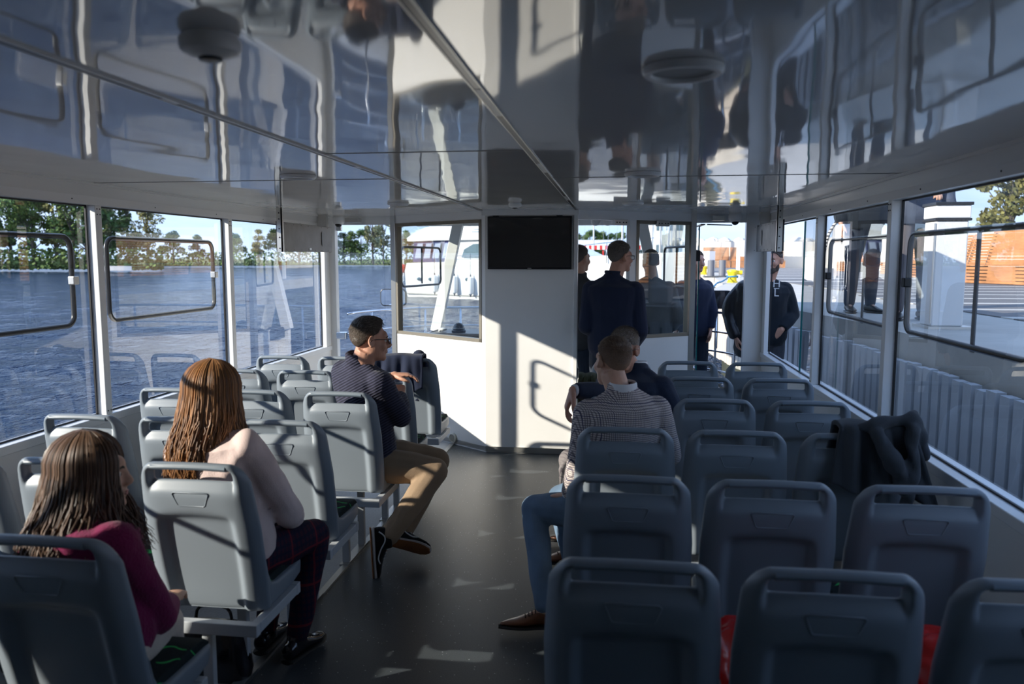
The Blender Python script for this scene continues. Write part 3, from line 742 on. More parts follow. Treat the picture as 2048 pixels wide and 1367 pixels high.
def row(cols_, Yd, zb, smin, smax, kinds, lab, gp, wd=1.0):
    for i, c in enumerate(cols_):
        k = kinds[i % len(kinds)]; yd = Yd+rr.uniform(-5, 5)
        tree(px(c, yd), yd, zb, rr.uniform(smin, smax), k, i, lab % {'dark': 'dark green', 'mid': 'mid green', 'olive': 'olive green', 'pale': 'pale sparse', 'rust': 'rust tinted'}[k]+', %s from left' % ORD[i], gp, wd)
row([-330, -250, -170, -95, -20, 30, 75, 118, 150, 182], 96, .3, .95, 1.12, ['dark', 'mid', 'olive', 'mid', 'dark'], '%s bushy tree on the shore in the nearest left window', 'trees on the left shore')
row([222, 262, 300], 100, .3, .92, 1.05, ['pale', 'dark', 'olive'], '%s tall shore tree in the second left window', 'trees behind the second left window', .9)
row([352, 400, 470, 520], 150, .3, .55, .7, ['mid', 'dark', 'mid', 'olive'], '%s low distant shore tree, second or third left window', 'low trees on the shore')
row([560, 600, 640, 668], 170, .3, .75, .9, ['mid', 'dark'], '%s distant tree behind the third left window', 'trees behind the third left window')
row([690, 702, 724], 178, .3, .72, .88, ['dark', 'mid'], '%s round tree on the shore, just left in the glass door', 'trees in the left glass door')
row([748, 768, 790], 172, .3, 1.05, 1.25, ['pale', 'pale', 'olive'], '%s tall tree on the shore, right part of the glass door', 'tall trees in the left glass door', .8)
row([815, 834, 860, 890, 930], 190, .3, .7, .95, ['mid', 'olive'], '%s tree on the shore behind the yacht', 'trees behind the yacht')
row([1155, 1166, 1178, 1190, 1203, 1218, 1238, 1262, 1290, 1320], 150, .8, .48, .62, ['dark', 'mid', 'dark'], '%s small tree beyond the marina in the doorway', 'trees beyond the marina')
# shrubs and reeds along the water's edge
sb = MB(); rr = random.Random(9)
for i in range(11000):
    c = rr.uniform(-350, 1020); yd = 92+rr.uniform(0, 8) if c < 330 else (140 if c < 560 else 165)+rr.uniform(0, 10)
    if 330 < c < 1020 and rr.random() < .2: continue
    p = Vector((px(c, yd), yd, .3+rr.random()**1.5*(2.6 if c < 560 else 3.6))); s = rr.uniform(.12, .30)
    n1 = Vector((rr.gauss(0, 1), rr.gauss(0, 1), rr.gauss(0, 1))).normalized(); n2 = n1.orthogonal().normalized()
    sb.add([p-n1*s, p+n2*s, p+n1*s, p-n2*s], [(0, 1, 2, 3)])
tag(sb.build('shore_shrubs', lm_['mid']), 'dense low shrubs and reeds lining the far shore', 'shrubs', None, 'stuff')
bt = empty('rowing_boat', (px(229, 88), 88, .25), 'small pale boat drawn up on the left shore', 'boat')
MB().loft([[(px(229, 88)+x, 88+y*.6, .2+z) for y, z in ((-1*k, .55), (-.6*k, .0), (.6*k, 0), (1*k, .55))] for x, k in ((-2.2, .7), (-1, 1), (.5, 1), (1.8, .6), (2.5, .05))]).build('hull', white_alu, bt, autos=True)

# ---------------------------------------------------------------- quay
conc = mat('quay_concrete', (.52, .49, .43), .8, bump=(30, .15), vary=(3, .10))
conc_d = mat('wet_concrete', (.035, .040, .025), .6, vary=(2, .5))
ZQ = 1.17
qe = [(2.16, -12), (2.16, 7.0), (1.66, 10.87), (1.46, 12.9), (2.3, 17.0), (2.95, 24), (3.3, 40), (3.3, 47)]
mb = MB()
k0 = len(mb.v); bk = 15
for i in range(len(qe)-1):
    (x0, y0), (x1, y1) = qe[i], qe[i+1]
    mb.add([(x0, y0, ZQ), (x1, y1, ZQ), (30, y1, ZQ), (30, y0, ZQ)], [(0, 1, 2, 3)])
    mb.add([(x0, y0, ZQ-.24), (x1, y1, ZQ-.24), (x1, y1, ZQ), (x0, y0, ZQ)], [(0, 1, 2, 3)])
    mb.add([(x0, y0, ZQ-.24), (x1, y1, ZQ-.24), (x1+.31, y1, ZQ-.24), (x0+.31, y0, ZQ-.24)], [(0, 1, 2, 3)])
S('quay', mb, conc)
mb = MB()
for i in range(len(qe)-1):
    (x0, y0), (x1, y1) = qe[i], qe[i+1]
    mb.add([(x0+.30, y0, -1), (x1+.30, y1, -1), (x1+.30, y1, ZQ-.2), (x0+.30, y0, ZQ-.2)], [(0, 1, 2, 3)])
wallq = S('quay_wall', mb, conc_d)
# upright timber fender planks along the quay wall: each its own board
plank_m = mat('weathered_timber', (.60, .62, .64), .8, bump=(6, .4, (1, 1, .12)), vary=(1.5, .18))
plank_l = mat('pale_timber', (.55, .49, .41), .8, bump=(6, .3, (1, 1, .12)), vary=(1.2, .14))
ft = empty('timber_fender', (2.1, 4, 0), 'row of upright weathered timber boards guarding the quay beside the right windows', 'fender')
pm = MB().box(-.03, .03, -.052, .052, -.55, .99).mesh('board', plank_m); pm2 = MB().box(-.022, .022, -.062, .062, -.72, .0).mesh('board', plank_l)
y = 1.4; i = 0; rr = random.Random(2)
while y < 9.2:
    x = 2.09 if y < 7 else 2.09-(y-7)*.129
    o = bpy.data.objects.new('board', pm); col.objects.link(o); o.parent = ft
    o.location = (x-2.1+rr.uniform(-.006, .006), y-4, rr.uniform(-.012, .012)); o.rotation_euler = (0, 0, 0 if y < 7 else .128)
    y += .148; i += 1
MB().box(2.125, 2.15, 1.3, 6.9, .70, .84).box(2.125, 2.15, 1.3, 6.9, .1, .25).build('backing_rail', plank_m, ft)
fp = empty('pale_timber_wall', (1.6, 10.9, .99), 'pale sunlit board facing on the quay ahead of the bow', 'fender')
def along(pts, step):
    res = []; L = 0
    for (x0, y0), (x1, y1) in zip(pts, pts[1:]):
        d = math.hypot(x1-x0, y1-y0); k = int(d/step)
        for j in range(k): res.append((x0+(x1-x0)*(j+.5)/k, y0+(y1-y0)*(j+.5)/k, math.atan2(y1-y0, x1-x0)))
    return res
for x, y, a in along([(1.83, 9.25), (1.60, 10.87), (1.40, 12.9), (2.2, 17.0)], .135):
    o = bpy.data.objects.new('board', pm2); col.objects.link(o); o.parent = fp; o.location = (x-1.6, y-10.9, rr.uniform(-.01, .01)); o.rotation_euler = (0, 0, a-math.pi/2)
# decking bands on the quay
dk = mat('grey_decking', (.17, .165, .16), .75, bump=(5, .3, (.2, 8, 1)), vary=(2, .12)); dkl = mat('pale_setts', (.55, .53, .48), .8)
dq = empty('quay_decking', (6, 20, ZQ), 'grey timber decking with pale stripes on the quay', 'decking')
y = 3.0; i = 0
while y < 44:
    wd = .24 if y < 16 else .6
    MB().box(3.6+(0 if y < 12 else .25), 12.0, y, y+wd-.015, ZQ, ZQ+.012).build('deck_board', dkl if i % 5 == 4 else dk, dq)
    y += wd; i += 1
# white wall round the quay with slatted timber benches
wq = mat('rendered_wall', (.74, .71, .64), .85, vary=(.8, .06))
S('quay_parapet', MB().prism([(12.1, -14), (12.5, -14), (12.1, 47), (4.2, 47), (4.2, 46.6), (11.7, 46.6)], 2, ZQ, 2.66), wq)
slat_m = mat('larch_slat', (.46, .21, .085), .6, bump=(8, .2, (.2, 1, 1)), vary=(3, .25)); slat_d = mat('larch_slat_end', (.25, .12, .06), .7)
side_m = mat('steel_bench_side', (.08, .085, .09), .5)
def make_bench(L=2.0):
    r = empty('slatted_bench')
    # profile: high leaning back of horizontal slats, seat, front skirt
    prof = [(.50, 1.27), (.48, 1.19), (.46, 1.11), (.44, 1.03), (.42, .95), (.40, .87), (.38, .79), (.36, .71), (.34, .63), (.32, .55), (.30, .48)]
    for y_, z_ in prof: MB().box(-L/2, L/2, y_-.02, y_+.02, z_-.032, z_+.032).build('back_slat', slat_m, r)
    for k_ in range(5): MB().box(-L/2, L/2, -.22+k_*.10, -.135+k_*.10, .43, .46).build('seat_slat', slat_m, r)
    for k_ in range(5): MB().box(-L/2+.0, L/2, -.24+k_*.012, -.20+k_*.012, .37-k_*.082-.03, .37-k_*.082+.03).build('front_slat', slat_m, r)
    for s_ in (-1, 1): MB().prism([(-.18, .0), (.30, .0), (.33, .42), (.54, 1.28), (.50, 1.28), (.26, .42), (-.20, .42)], 0, s_*L/2-.05*s_-.01, s_*L/2-.05*s_+.01).build('side_frame', side_m, r)
    return r
bpro = make_bench(); used = False
def bench(x, y, rz, lab, gp, s=1.0):
    global used
    o = bpro if not used else copy_tree(bpro); used = True
    o.location = (x, y, ZQ+.012); o.rotation_euler = (0, 0, rz); o.scale = (s, 1, .88)
    return tag(o, lab, 'bench', gp)
bench(9.05, 19.6, R(-72), 'large slatted timber bench against the wall beyond the nearest right window', 'benches along the quay', 1.5)
bench(8.15, 17.4, R(-72), 'slatted timber bench half behind the white pedestal, right', 'benches along the quay', 1.0)
bench(8.6, 22.9, R(-78), 'slatted timber bench beyond the large one, behind the pedestal', 'benches along the quay', 1.2)
bench(10.6, 17.0, R(-80), 'slatted timber bench at the right edge of the picture', 'benches along the quay')
for i, (x, y) in enumerate(((9.6, 13), (9.9, 9.0), (10.0, 5.2), (10.1, 1.0), (10.2, -3), (9.5, 27.5), (9.5, 33))):
    bench(x, y, R(-85), 'slatted timber bench facing the boat, %s of the long row from far end' % ['sixth', 'fifth', 'fourth', 'third', 'seventh', 'second', 'first'][i], 'benches facing the boat', 1.15)
for i, x in enumerate((5.75, 7.25, 8.75)): bench(x, 45.4, 0, 'slatted timber bench against the end wall ahead, ' + ('left of the pair in the open doorway', 'right of the pair in the open doorway', 'hidden by the corner panel')[i], 'benches at the end wall', .72)
# stones behind the end wall
st = empty('breakwater', (8, 49, 2), 'pale boulders heaped behind the white end wall', 'stones'); rr = random.Random(4)
stone = mat('pale_stone', (.60, .57, .50), .9, vary=(1, .15))
for i in range(46):
    x = 3.6+i*.26+rr.uniform(-.1, .1); s = rr.uniform(.28, .45); mb = MB(); 
    mb.ell((x, 49+rr.uniform(-.6, .6), 2.55+rr.uniform(0, .25)), (s, s*.8, s*.7), 7, 5); mb.v = [tuple(Vector(p)+noise.noise_vector(Vector(p)*3)*.08) for p in mb.v]
    mb.build('boulder', stone, st)
# bollards and small posts
yel = mat('bollard_yellow', (.85, .62, .02), .45)
def bollard(x, y, lab, k_=.5):
    o = empty('bollard', (x, y, ZQ), lab, 'bollard', 'yellow bollards'); mb = MB()
    cir = lambda r, z, dx=0: [(x+dx+r*k_*math.cos(a), y+r*k_*math.sin(a), ZQ+z*k_) for a in [2*math.pi*k/20 for k in range(20)]]
    mb.loft([cir(.24, 0), cir(.24, .05), cir(.20, .08), cir(.19, .32), cir(.22, .42), cir(.26, .50), cir(.25, .56), cir(.12, .60)]).build('post', yel, o, autos=True)
    MB().loft([[(x+t*k_, y+.13*k_*math.cos(a), ZQ+k_*(.46+.10*math.sin(a))) for a in [2*math.pi*k/12 for k in range(12)]] for t in (.1, .3, .42)]).build('horn', yel, o, autos=True)
bollard(2.66, 18.2, 'yellow bollard with a blue rope, in the open right doorway'); bollard(3.0, 27.0, 'farther yellow bollard at the edge of the right doorway')
bollard(2.55, 2.0, 'yellow bollard on the quay edge beside the nearest right window', .8)
rope = empty('mooring_rope', (2.4, 17.5, ZQ), 'blue mooring rope looped round the yellow bollard', 'rope')
MB().tube([(2.66+.12*math.cos(a), 18.2+.12*math.sin(a), ZQ+.12+.005*a) for a in [k*.5 for k in range(13)]], .018, 6).tube([(2.56, 18.1, ZQ+.12), (2.35, 17.6, ZQ+.04), (2.1, 16.6, ZQ+.02), (1.7, 15.2, .95)], .018, 6, smooth=4).build('strand', mat('blue_rope', (.04, .22, .38), .7), rope, smooth=True)
for i, (x, y) in enumerate(((2.75, 23), (3.15, 23.6))):
    o = empty('stub_post', (x, y, ZQ), ('left' if i == 0 else 'right')+' one of two short grey posts behind the yellow bollard', 'post', 'short grey posts')
    MB().tube([(x, y, ZQ), (x, y, ZQ+.5)], .10, 14).build('tube', mat('post_grey', (.16, .17, .19), .5), o, autos=True); MB().box(x-.2, x+.2, y-.2, y+.2, ZQ, ZQ+.04).build('base_plate', side_m, o)
o = empty('sign_post', (3.05, 20, ZQ), 'slim white post with a small sign beside the yellow bollard', 'post')
MB().box(3.01, 3.09, 19.97, 20.03, ZQ, ZQ+.62+.35).build('post', white_alu, o); MB().box(3.10, 3.24, 19.98, 20.01, ZQ+.60, ZQ+.95).build('sign', white_alu, o)
# service pedestal
pd = empty('service_pedestal', (2.62, 6.62, ZQ), 'tall white service pedestal on the quay with a hand on its top', 'pedestal')
MB().box(2.50, 2.74, 6.52, 6.76, ZQ+.02, 2.02).build('column', mat('pedestal_white', (.78, .77, .74), .4), pd, bevel=.012)
MB().box(2.49, 2.75, 6.51, 6.77, 2.04, 2.14).build('head', white_alu, pd, bevel=.01)
MB().box(2.485, 2.755, 6.505, 6.775, 2.02, 2.04).box(2.48, 2.76, 6.50, 6.78, 2.14, 2.165).build('seam', black, pd, bevel=.004)
MB().box(2.46, 2.80, 6.46, 6.80, ZQ, ZQ+.02).build('base_plate', alu, pd)
MB().box(2.493, 2.50, 6.52, 6.545, ZQ+.04, 2.0).build('edge_strip', alu, pd)
cb = empty('hanging_rope', (2.3, 8.4, 2.6), 'white rope with black flecks hanging beyond the second right window', 'rope')
rm = mat('flecked_rope', (.75, .74, .7), .7); t, b = nodes(rm); co = N(t, 'ShaderNodeTexCoord'); wv = N(t, 'ShaderNodeTexWave', _Scale=9.0, bands_direction='Z'); t.links.new(co.outputs['Object'], wv.inputs[0])
r = N(t, 'ShaderNodeValToRGB'); r.color_ramp.interpolation = 'CONSTANT'; r.color_ramp.elements[1].position = .72; r.color_ramp.elements[0].color = (.75, .74, .7, 1); r.color_ramp.elements[1].color = (.02, .02, .03, 1); t.links.new(wv.outputs[0], r.inputs[0]); t.links.new(r.outputs[0], b.inputs['Base Color'])
MB().tube([(2.36, 8.4, 2.6), (2.30, 8.4, 2.2), (2.16, 8.4, 1.9), (2.10, 8.4, 1.2)], .016, 8, smooth=5).tube([(2.36, 8.4, 2.6), (2.36, 8.4, 2.2), (2.38, 8.4, 2.02)], .016, 8, smooth=5).build('strand', rm, cb, smooth=True)
MB().box(2.22, 2.50, 8.39, 8.42, 1.87, 2.05).build('tag_board', white_alu, cb)

# ---------------------------------------------------------------- yacht ahead
gel = mat('gelcoat_white', (.86, .86, .85), .15, coat=.3); navyc = mat('navy_canvas', (.012, .022, .12), .7); ywin = mat('yacht_window', (.10, .15, .17), .06, spec=.8); teak = mat('rubrail', (.35, .33, .30), .5)
ya = Vector((-10.2, 36.9, 0)); yb = Vector((1.4, 29.6, 0)); yd_ = (yb-ya).normalized(); yn = Vector((-yd_.y, yd_.x, 0)); L_ = (yb-ya).length
yt = empty('motor_yacht', tuple((ya+yb)/2), 'large white motor yacht moored ahead, navy canvas on its upper deck', 'yacht')
def Yp(s, d, z): return ya+yd_*s+yn*d+Vector((0, 0, z*.85))
def yloft(prof, name, m, parent=yt, **k):
    """prof: list of (s, [(d,z)...]) cross sections"""
    return MB().loft([[Yp(s, d, z) for d, z in q] for s, q in prof]).build(name, m, parent, autos=True, **k)
hs = []
for s, w_, zt_, zk in ((0, 1.9, 1.30, -.2), (.25, 2.0, 1.75, -.3), (3, 2.1, 1.82, -.4), (7, 2.1, 1.92, -.4), (10, 1.9, 2.05, -.4), (12.0, 1.3, 2.2, -.3), (L_+1.4, .10, 2.35, .4)):
    hs.append((s, [(2.1-w_, zk), (2.1-w_-.10, .3), (2.1-w_-.16, zt_), (2.1+w_+.16, zt_), (2.1+w_+.10, .3), (2.1+w_, zk)]))
yloft(hs, 'hull', gel)
yloft([(-.05, [(-.02, -.12), (-.08, .02), (.3, .02), (.3, -.12)]), (11.5, [(.7, -.12), (.62, .02), (1.0, .02), (1.0, -.12)])], 'boot_stripe', mat('antifoul_dark', (.05, .06, .07), .5)) if False else None
MB().bar(Yp(-.9, .3, .02), Yp(-.9, 3.9, .02), .9, .16).build('swim_platform', gel, yt)
MB().tube([Yp(.1, -.07, .03), Yp(5, -.09, .03), Yp(9.5, .02, .03)], .035, 6).build('rub_rail', teak, yt)
# canvas-enclosed aft cockpit: posts between navy panels with clear panes
yloft([(.35, [(.25, 1.8), (.35, 2.95), (3.8, 2.95), (3.9, 1.8)]), (3.2, [(.15, 1.8), (.3, 3.0), (3.8, 3.0), (3.9, 1.8)])], 'cockpit_canopy', navyc)
for k_, s in enumerate((.55, 1.15, 1.75, 2.40)):
    v = [Yp(s+.05, .19, 2.02), Yp(s+.50, .18, 2.02), Yp(s+.56, .27, 2.85), Yp(s+.16, .29, 2.85)]
    MB().add([tuple(p-yn*.05) for p in v], [(0, 1, 2, 3)]).build('clear_pane', mat('canvas_pane', (.28, .33, .45), .3) if 'canvas_pane' not in bpy.data.materials else bpy.data.materials['canvas_pane'], yt)
yloft([(3.2, [(.3, 1.8), (.42, 3.0), (3.7, 3.0), (3.8, 1.8)]), (7.4, [(.3, 1.9), (.50, 3.0), (3.6, 3.0), (3.8, 1.9)]), (9.6, [(1.0, 1.95), (1.3, 2.15), (3.0, 2.15), (3.2, 1.95)])], 'cabin', gel)
pts = [(3.6, 2.05), (3.75, 2.5), (4.3, 2.78), (5.4, 2.82), (6.6, 2.72), (7.2, 2.45), (7.3, 2.1)]
MB().add([tuple(Yp(s, .37-(2.9-z)*.08-.06, z)) for s, z in pts], [tuple(range(7))]).build('cabin_window', ywin, yt)
fs = []
for s, z0, z1, w_ in ((-.55, 3.05, 3.15, 1.0), (-.3, 3.0, 3.35, 1.6), (.4, 2.98, 3.62, 1.9), (1.6, 3.0, 3.85, 1.95), (3.2, 3.0, 4.05, 1.95), (5.2, 3.0, 4.1, 1.8), (6.8, 3.0, 3.4, 1.5), (7.4, 3.0, 3.05, 1.0)):
    fs.append((s, [(2.1-w_, z0), (2.1-w_*1.02, (z0+z1)/2), (2.1-w_*.85, z1), (2.1+w_*.85, z1), (2.1+w_*1.02, (z0+z1)/2), (2.1+w_, z0)]))
yloft(fs, 'flybridge', gel)
MB().bar(Yp(3.8, .22, 3.55), Yp(5.4, .22, 3.55), .03, .03).bar(Yp(3.8, .22, 3.42), Yp(5.6, .22, 3.42), .03, .03).build('grab_rail', steel, yt)
MB().tube([Yp(1.0, .9, 3.8), Yp(1.0, .9, 4.7), Yp(1.8, .9, 4.9), Yp(1.8, .9, 3.8)], .03, 6).tube([Yp(2.6, 1.5, 4.0), Yp(2.6, 1.5, 5.2)], .03, 6).ell(Yp(2.6, 1.5, 5.2), (.25, .25, .12)).build('radar_arch', gel, yt, smooth=True)
rl = MB().tube([Yp(2.8, -.02, 2.12), Yp(7, -.02, 2.2), Yp(11, .3, 2.7), Yp(13.0, 1.3, 2.95)], .02, 6)
for s in (3, 4.4, 5.8, 7.2, 8.6, 10, 11.4): rl.tube([Yp(s, .0 if s < 8 else (s-8)*.12, 1.8), Yp(s, .0 if s < 8 else (s-8)*.12, 2.15+(0 if s < 7 else (s-7)*.13))], .015, 6)
rl.build('deck_rail', steel, yt, smooth=True)
for s, z in ((1.15, .86), (1.93, .86), (4.30, .90), (3.45, 1.15), (9.2, 1.10)):
    MB().ell(Yp(s, -.11, z), (.11, .11, .09), 14, 8).build('porthole', ywin, yt, smooth=True)
fnd = mat('fender_cream', (.84, .83, .80), .5); ftip = mat('fender_tip', (.02, .03, .05), .5)
def fender(s, z, lab):
    c = Yp(s, -.28, z); o = empty('boat_fender', tuple(c), lab, 'fender', 'white fenders on the yacht side')
    cir = lambda r, q: [c+Vector((r*math.cos(a), r*math.sin(a), q)) for a in [2*math.pi*k/16 for k in range(16)]]
    MB().loft([cir(.03, -.42), cir(.12, -.36), cir(.15, -.22), cir(.15, .22), cir(.12, .36), cir(.03, .42)]).build('body', fnd, o, autos=True)
    MB().loft([cir(.02, .40), cir(.045, .44), cir(.02, .52)]).loft([cir(.02, -.40), cir(.04, -.44), cir(.01, -.50)]).build('tip', ftip, o, autos=True)
    MB().tube([c+Vector((0, 0, .5)), c+Vector((0, 0, 1.45))], .012, 5).build('line', rubber, o)
fender(2.38, .62, 'white fender on the yacht left of the slanted windscreen post'); fender(3.66, .60, 'white fender on the yacht just right of the slanted post'); fender(4.66, .57, 'rightmost white fender on the yacht, nearest the television')
c = Yp(-.6, .1, .45); o = empty('stern_fender', tuple(c), 'white cylinder fender at the left end of the yacht', 'fender')
MB().limb([c-Vector((.18, 0, .35)), c+Vector((.12, 0, .35))], [.20, .20], 14, 2).build('body', fnd, o, smooth=True)
# marina beyond the doorway: masts, awning, pale buildings
for i, (pxx, Yd, h) in enumerate(((1186, 60, 11), (1243, 42, 9), (1258, 48, 12), (1288, 40, 10), (1302, 52, 12), (1318, 44, 11), (1334, 40, 10), (1348, 42, 13))):
    x = px(pxx, Yd); o = empty('sailboat', (x, Yd, 0), 'white sailing boat with bare mast, %s from the left behind the right partition' % ['first', 'second', 'third', 'fourth', 'fifth', 'sixth', 'seventh', 'last'][i], 'sailboat', 'sailing boats in the marina')
    MB().tube([(x, Yd, .8), (x, Yd, h)], .06, 7).build('mast', white_alu, o, smooth=True)
    MB().loft([[(x+q*k, Yd+s, z) for q, z in ((-1.1, .85), (-.7, -.1), (.7, -.1), (1.1, .85))] for s, k in ((-3, .6), (-1, 1), (1.5, 1), (4, .05))]).build('hull', gel, o, autos=True)
    MB().tube([(x, Yd, 1.5), (x, Yd-2.4, 1.45)], .09, 7).build('boom', navyc if i % 2 else gel, o, smooth=True)
    MB().tube([(x, Yd-3, .9), (x, Yd, h)], .012, 4).tube([(x-1, Yd, .9), (x, Yd, h*.97)], .012, 4).tube([(x+1, Yd, .9), (x, Yd, h*.97)], .012, 4).build('rigging', steel, o)
aw = empty('awning', (px(1190, 64), 64, 1.2), 'long white awning with a red striped valance behind the doorway', 'awning')
x0, x1 = px(1150, 64), px(1300, 64); redm = mat('awning_red', (.60, .03, .03), .7)
MB().prism([(64, 2.75), (66.5, 3.25), (69, 2.75)], 0, x0, x1).build('roof', white_alu, aw)
vm, vr = MB(), MB(); k_ = 0; q = x0
while q < x1: (vr if k_ % 2 else vm).box(q, q+.22, 63.9, 63.95, 2.40, 2.75); q += .22; k_ += 1
vm.build('white_stripe', white_alu, aw); vr.build('red_stripe', redm, aw)
pp = MB(); q = x0
while q < x1: pp.box(q, q+.12, 64, 64.12, 0, 2.5); q += 2.2
pp.build('post', redm, aw)
for i, (p0, p1, Yd, h, c_) in enumerate(((1300, 1385, 95, 8.5, (.72, .70, .66)), (1385, 1470, 120, 4.0, (.7, .66, .6)))):
    x0, x1 = px(p0, Yd), px(p1, Yd); o = empty('harbour_building', (x0, Yd, 0), ('tall' if i == 0 else 'low')+' pale harbour building beyond the marina', 'building')
    MB().box(x0, x1, Yd, Yd+8, -1, h).build('wall', mat('render_%d' % i, c_, .8), o)
    for a in range(4):
        for b_2 in range(2 if i == 0 else 1): MB().box(x0+.6+a*1.2*(x1-x0)/5.2, x0+1.3+a*1.2*(x1-x0)/5.2, Yd-.06, Yd+.05, 2.0+b_2*3, 3.3+b_2*3).build('window', ywin, o)
    MB().box(x0-.3, x1+.3, Yd-.3, Yd+8.3, h, h+.25).build('roof', stone, o)
S('marina_quay', MB().box(px(1120, 58), 32, 58, 140, -1, .7), conc)
# right-hand trees behind the parapet
for i, (x, y, s, k, lab) in enumerate(((11.5, 30, .42, 'olive', 'thin reddish tree behind the white wall, second right window'), (14.6, 30, .50, 'mid', 'green tree behind the white wall, second right window'), (17, 36, .46, 'rust', 'rust tinted tree right of the corner panel'))):
    tree(x+2.5, y, 1.0, s, k, i, lab, None)
MB_ = empty('buoy', (px(808, 60), 60, -.1), 'small red and white buoy mark on the water left of the yacht', 'buoy')
MB().tube([(px(808, 60), 60, -.1), (px(808, 60), 60, 1.6)], .05, 8).build('pole', white_alu, MB_); MB().ell((px(808, 60), 60, .9), (.28, .28, .35)).build('float', redm, MB_, smooth=True)
# ---------------------------------------------------------------- people
def remesh(mb, name, m, parent, voxel=.009, sm=3, disp=None, seed=0, crease=None):
    me = mb.mesh('tmp'); o = bpy.data.objects.new('tmp', me); col.objects.link(o)
    r = o.modifiers.new('r', 'REMESH'); r.mode = 'VOXEL'; r.voxel_size = voxel; r.use_smooth_shade = True
    s = o.modifiers.new('s', 'SMOOTH'); s.factor = .5; s.iterations = sm
    dg = bpy.context.evaluated_depsgraph_get(); dg.update()
    out = bpy.data.meshes.new_from_object(o.evaluated_get(dg)); bpy.data.objects.remove(o); bpy.data.meshes.remove(me)
    if disp:
        amp, sc_ = disp
        n = len(out.vertices); co = np.empty(n*3, 'f'); out.vertices.foreach_get('co', co); no = np.empty(n*3, 'f'); out.vertices.foreach_get('normal', no)
        co = co.reshape(-1, 3); no = no.reshape(-1, 3)
        q = co+seed*1.37
        w1 = np.sin(q[:, 2]*sc_*1.0+3*np.sin(q[:, 0]*sc_*.45+q[:, 1]*sc_*.3))+.7*np.sin(q[:, 0]*sc_*.8+q[:, 2]*sc_*.55+2.2*np.sin(q[:, 1]*sc_*.6+seed))+.5*np.sin((q[:, 1]-q[:, 2])*sc_*1.7+2*np.sin(q[:, 0]*sc_))
        w2 = np.sin(q[:, 0]*4+seed)*np.sin(q[:, 2]*5+seed*2)
        co += no*(amp*w1*(.5+.5*w2))[:, None]
        out.vertices.foreach_set('co', co.ravel())
    off = Vector((0, 0, 0)); q = parent
    while q is not None: off += q.location; q = q.parent
    out.transform(Matrix.Translation(-off)); out.name = name
    out.polygons.foreach_set('use_smooth', [True]*len(out.polygons))
    out.materials.clear(); out.materials.append(m); out.update()
    ob = bpy.data.objects.new(name, out); col.objects.link(ob); ob.parent = parent
    return ob
UP = Vector((0, 0, 1))
def fdir(deg): return Vector((math.sin(R(deg)), math.cos(R(deg)), 0))
def hand(mb, w, d, n, s=1.0, curl=35, thumb=1, spread=.06):
    d = Vector(d).normalized(); n = (Vector(n)-d*d.dot(Vector(n))).normalized(); l = d.cross(n)*thumb
    w = Vector(w)
    def pt(a, b, c): return w+(d*a+l*b+n*c)*s
    secs = []
    for a, b, c in ((-.01, .027, .020), (.02, .034, .018), (.055, .041, .016), (.085, .042, .014), (.097, .038, .010)):
        secs.append([pt(a, b*math.cos(t), c*math.sin(t)) for t in [2*math.pi*k/14 for k in range(14)]])
    mb.loft(secs)
    for i, (b, L) in enumerate(((.029, .074), (.010, .083), (-.010, .077), (-.029, .060))):
        p = pt(.082, b, 0); pts = [pt(.055, b*.9, 0), p]; ang = R(curl*(.45+.09*i)); dirb = d+l*(b*spread*20*.1)
        seg = [L*.46, L*.31, L*.25]
        for q in range(3):
            dd = (dirb.normalized()*math.cos(ang)+n*math.sin(ang)); p = p+dd*seg[q]*s; pts.append(p); ang += R(curl*(.75+.05*i))
        mb.tube(pts, [.0105*s, .0105*s, .0092*s, .0085*s, .0070*s], 8, True, 2); mb.ell(pts[-1], (.0070*s,)*3, 8, 6)
    p0 = pt(.012, .024, .004); p1 = pt(.042, .050, .016); p2 = pt(.072, .062, .026); p3 = pt(.094, .060, .036)
    mb.tube([p0, p1, p2, p3], [.016*s, .0135*s, .0115*s, .008*s], 8, True, 3); mb.ell(p3, (.008*s,)*3, 8, 6)
skin = mat('skin', (.62, .36, .25), .5, bump=(90, .1), vary=(14, .08)); t, b = nodes(skin)
b.inputs['Subsurface Weight'].default_value = .15; b.inputs['Subsurface Radius'].default_value = (.02, .008, .004); b.inputs['Subsurface Scale'].default_value = .5
skin2 = mat('skin_ruddy', (.55, .29, .20), .5, bump=(90, .1), vary=(14, .10))
eyew = mat('eye_white', (.75, .72, .68), .2); eyei = mat('eye_iris', (.05, .04, .03), .1); lip = mat('lip_skin', (.50, .20, .17), .45)
nail = mat('nail', (.7, .47, .40), .3)
def hairmat(nm, c, c2=None, rough=.42):
    m = mat('hair_'+nm, c, rough, spec=.5); t, b = nodes(m); g = N(t, 'ShaderNodeNewGeometry'); co = N(t, 'ShaderNodeTexCoord')
    r = N(t, 'ShaderNodeValToRGB'); r.color_ramp.elements[0].color = (*[x*.45 for x in c], 1); r.color_ramp.elements[1].color = (*(c2 or [min(1, x*1.7) for x in c]), 1)
    t.links.new(g.outputs['Random Per Island'], r.inputs[0]); t.links.new(r.outputs[0], b.inputs['Base Color'])
    b.inputs['Sheen Weight'].default_value = .1
    return m
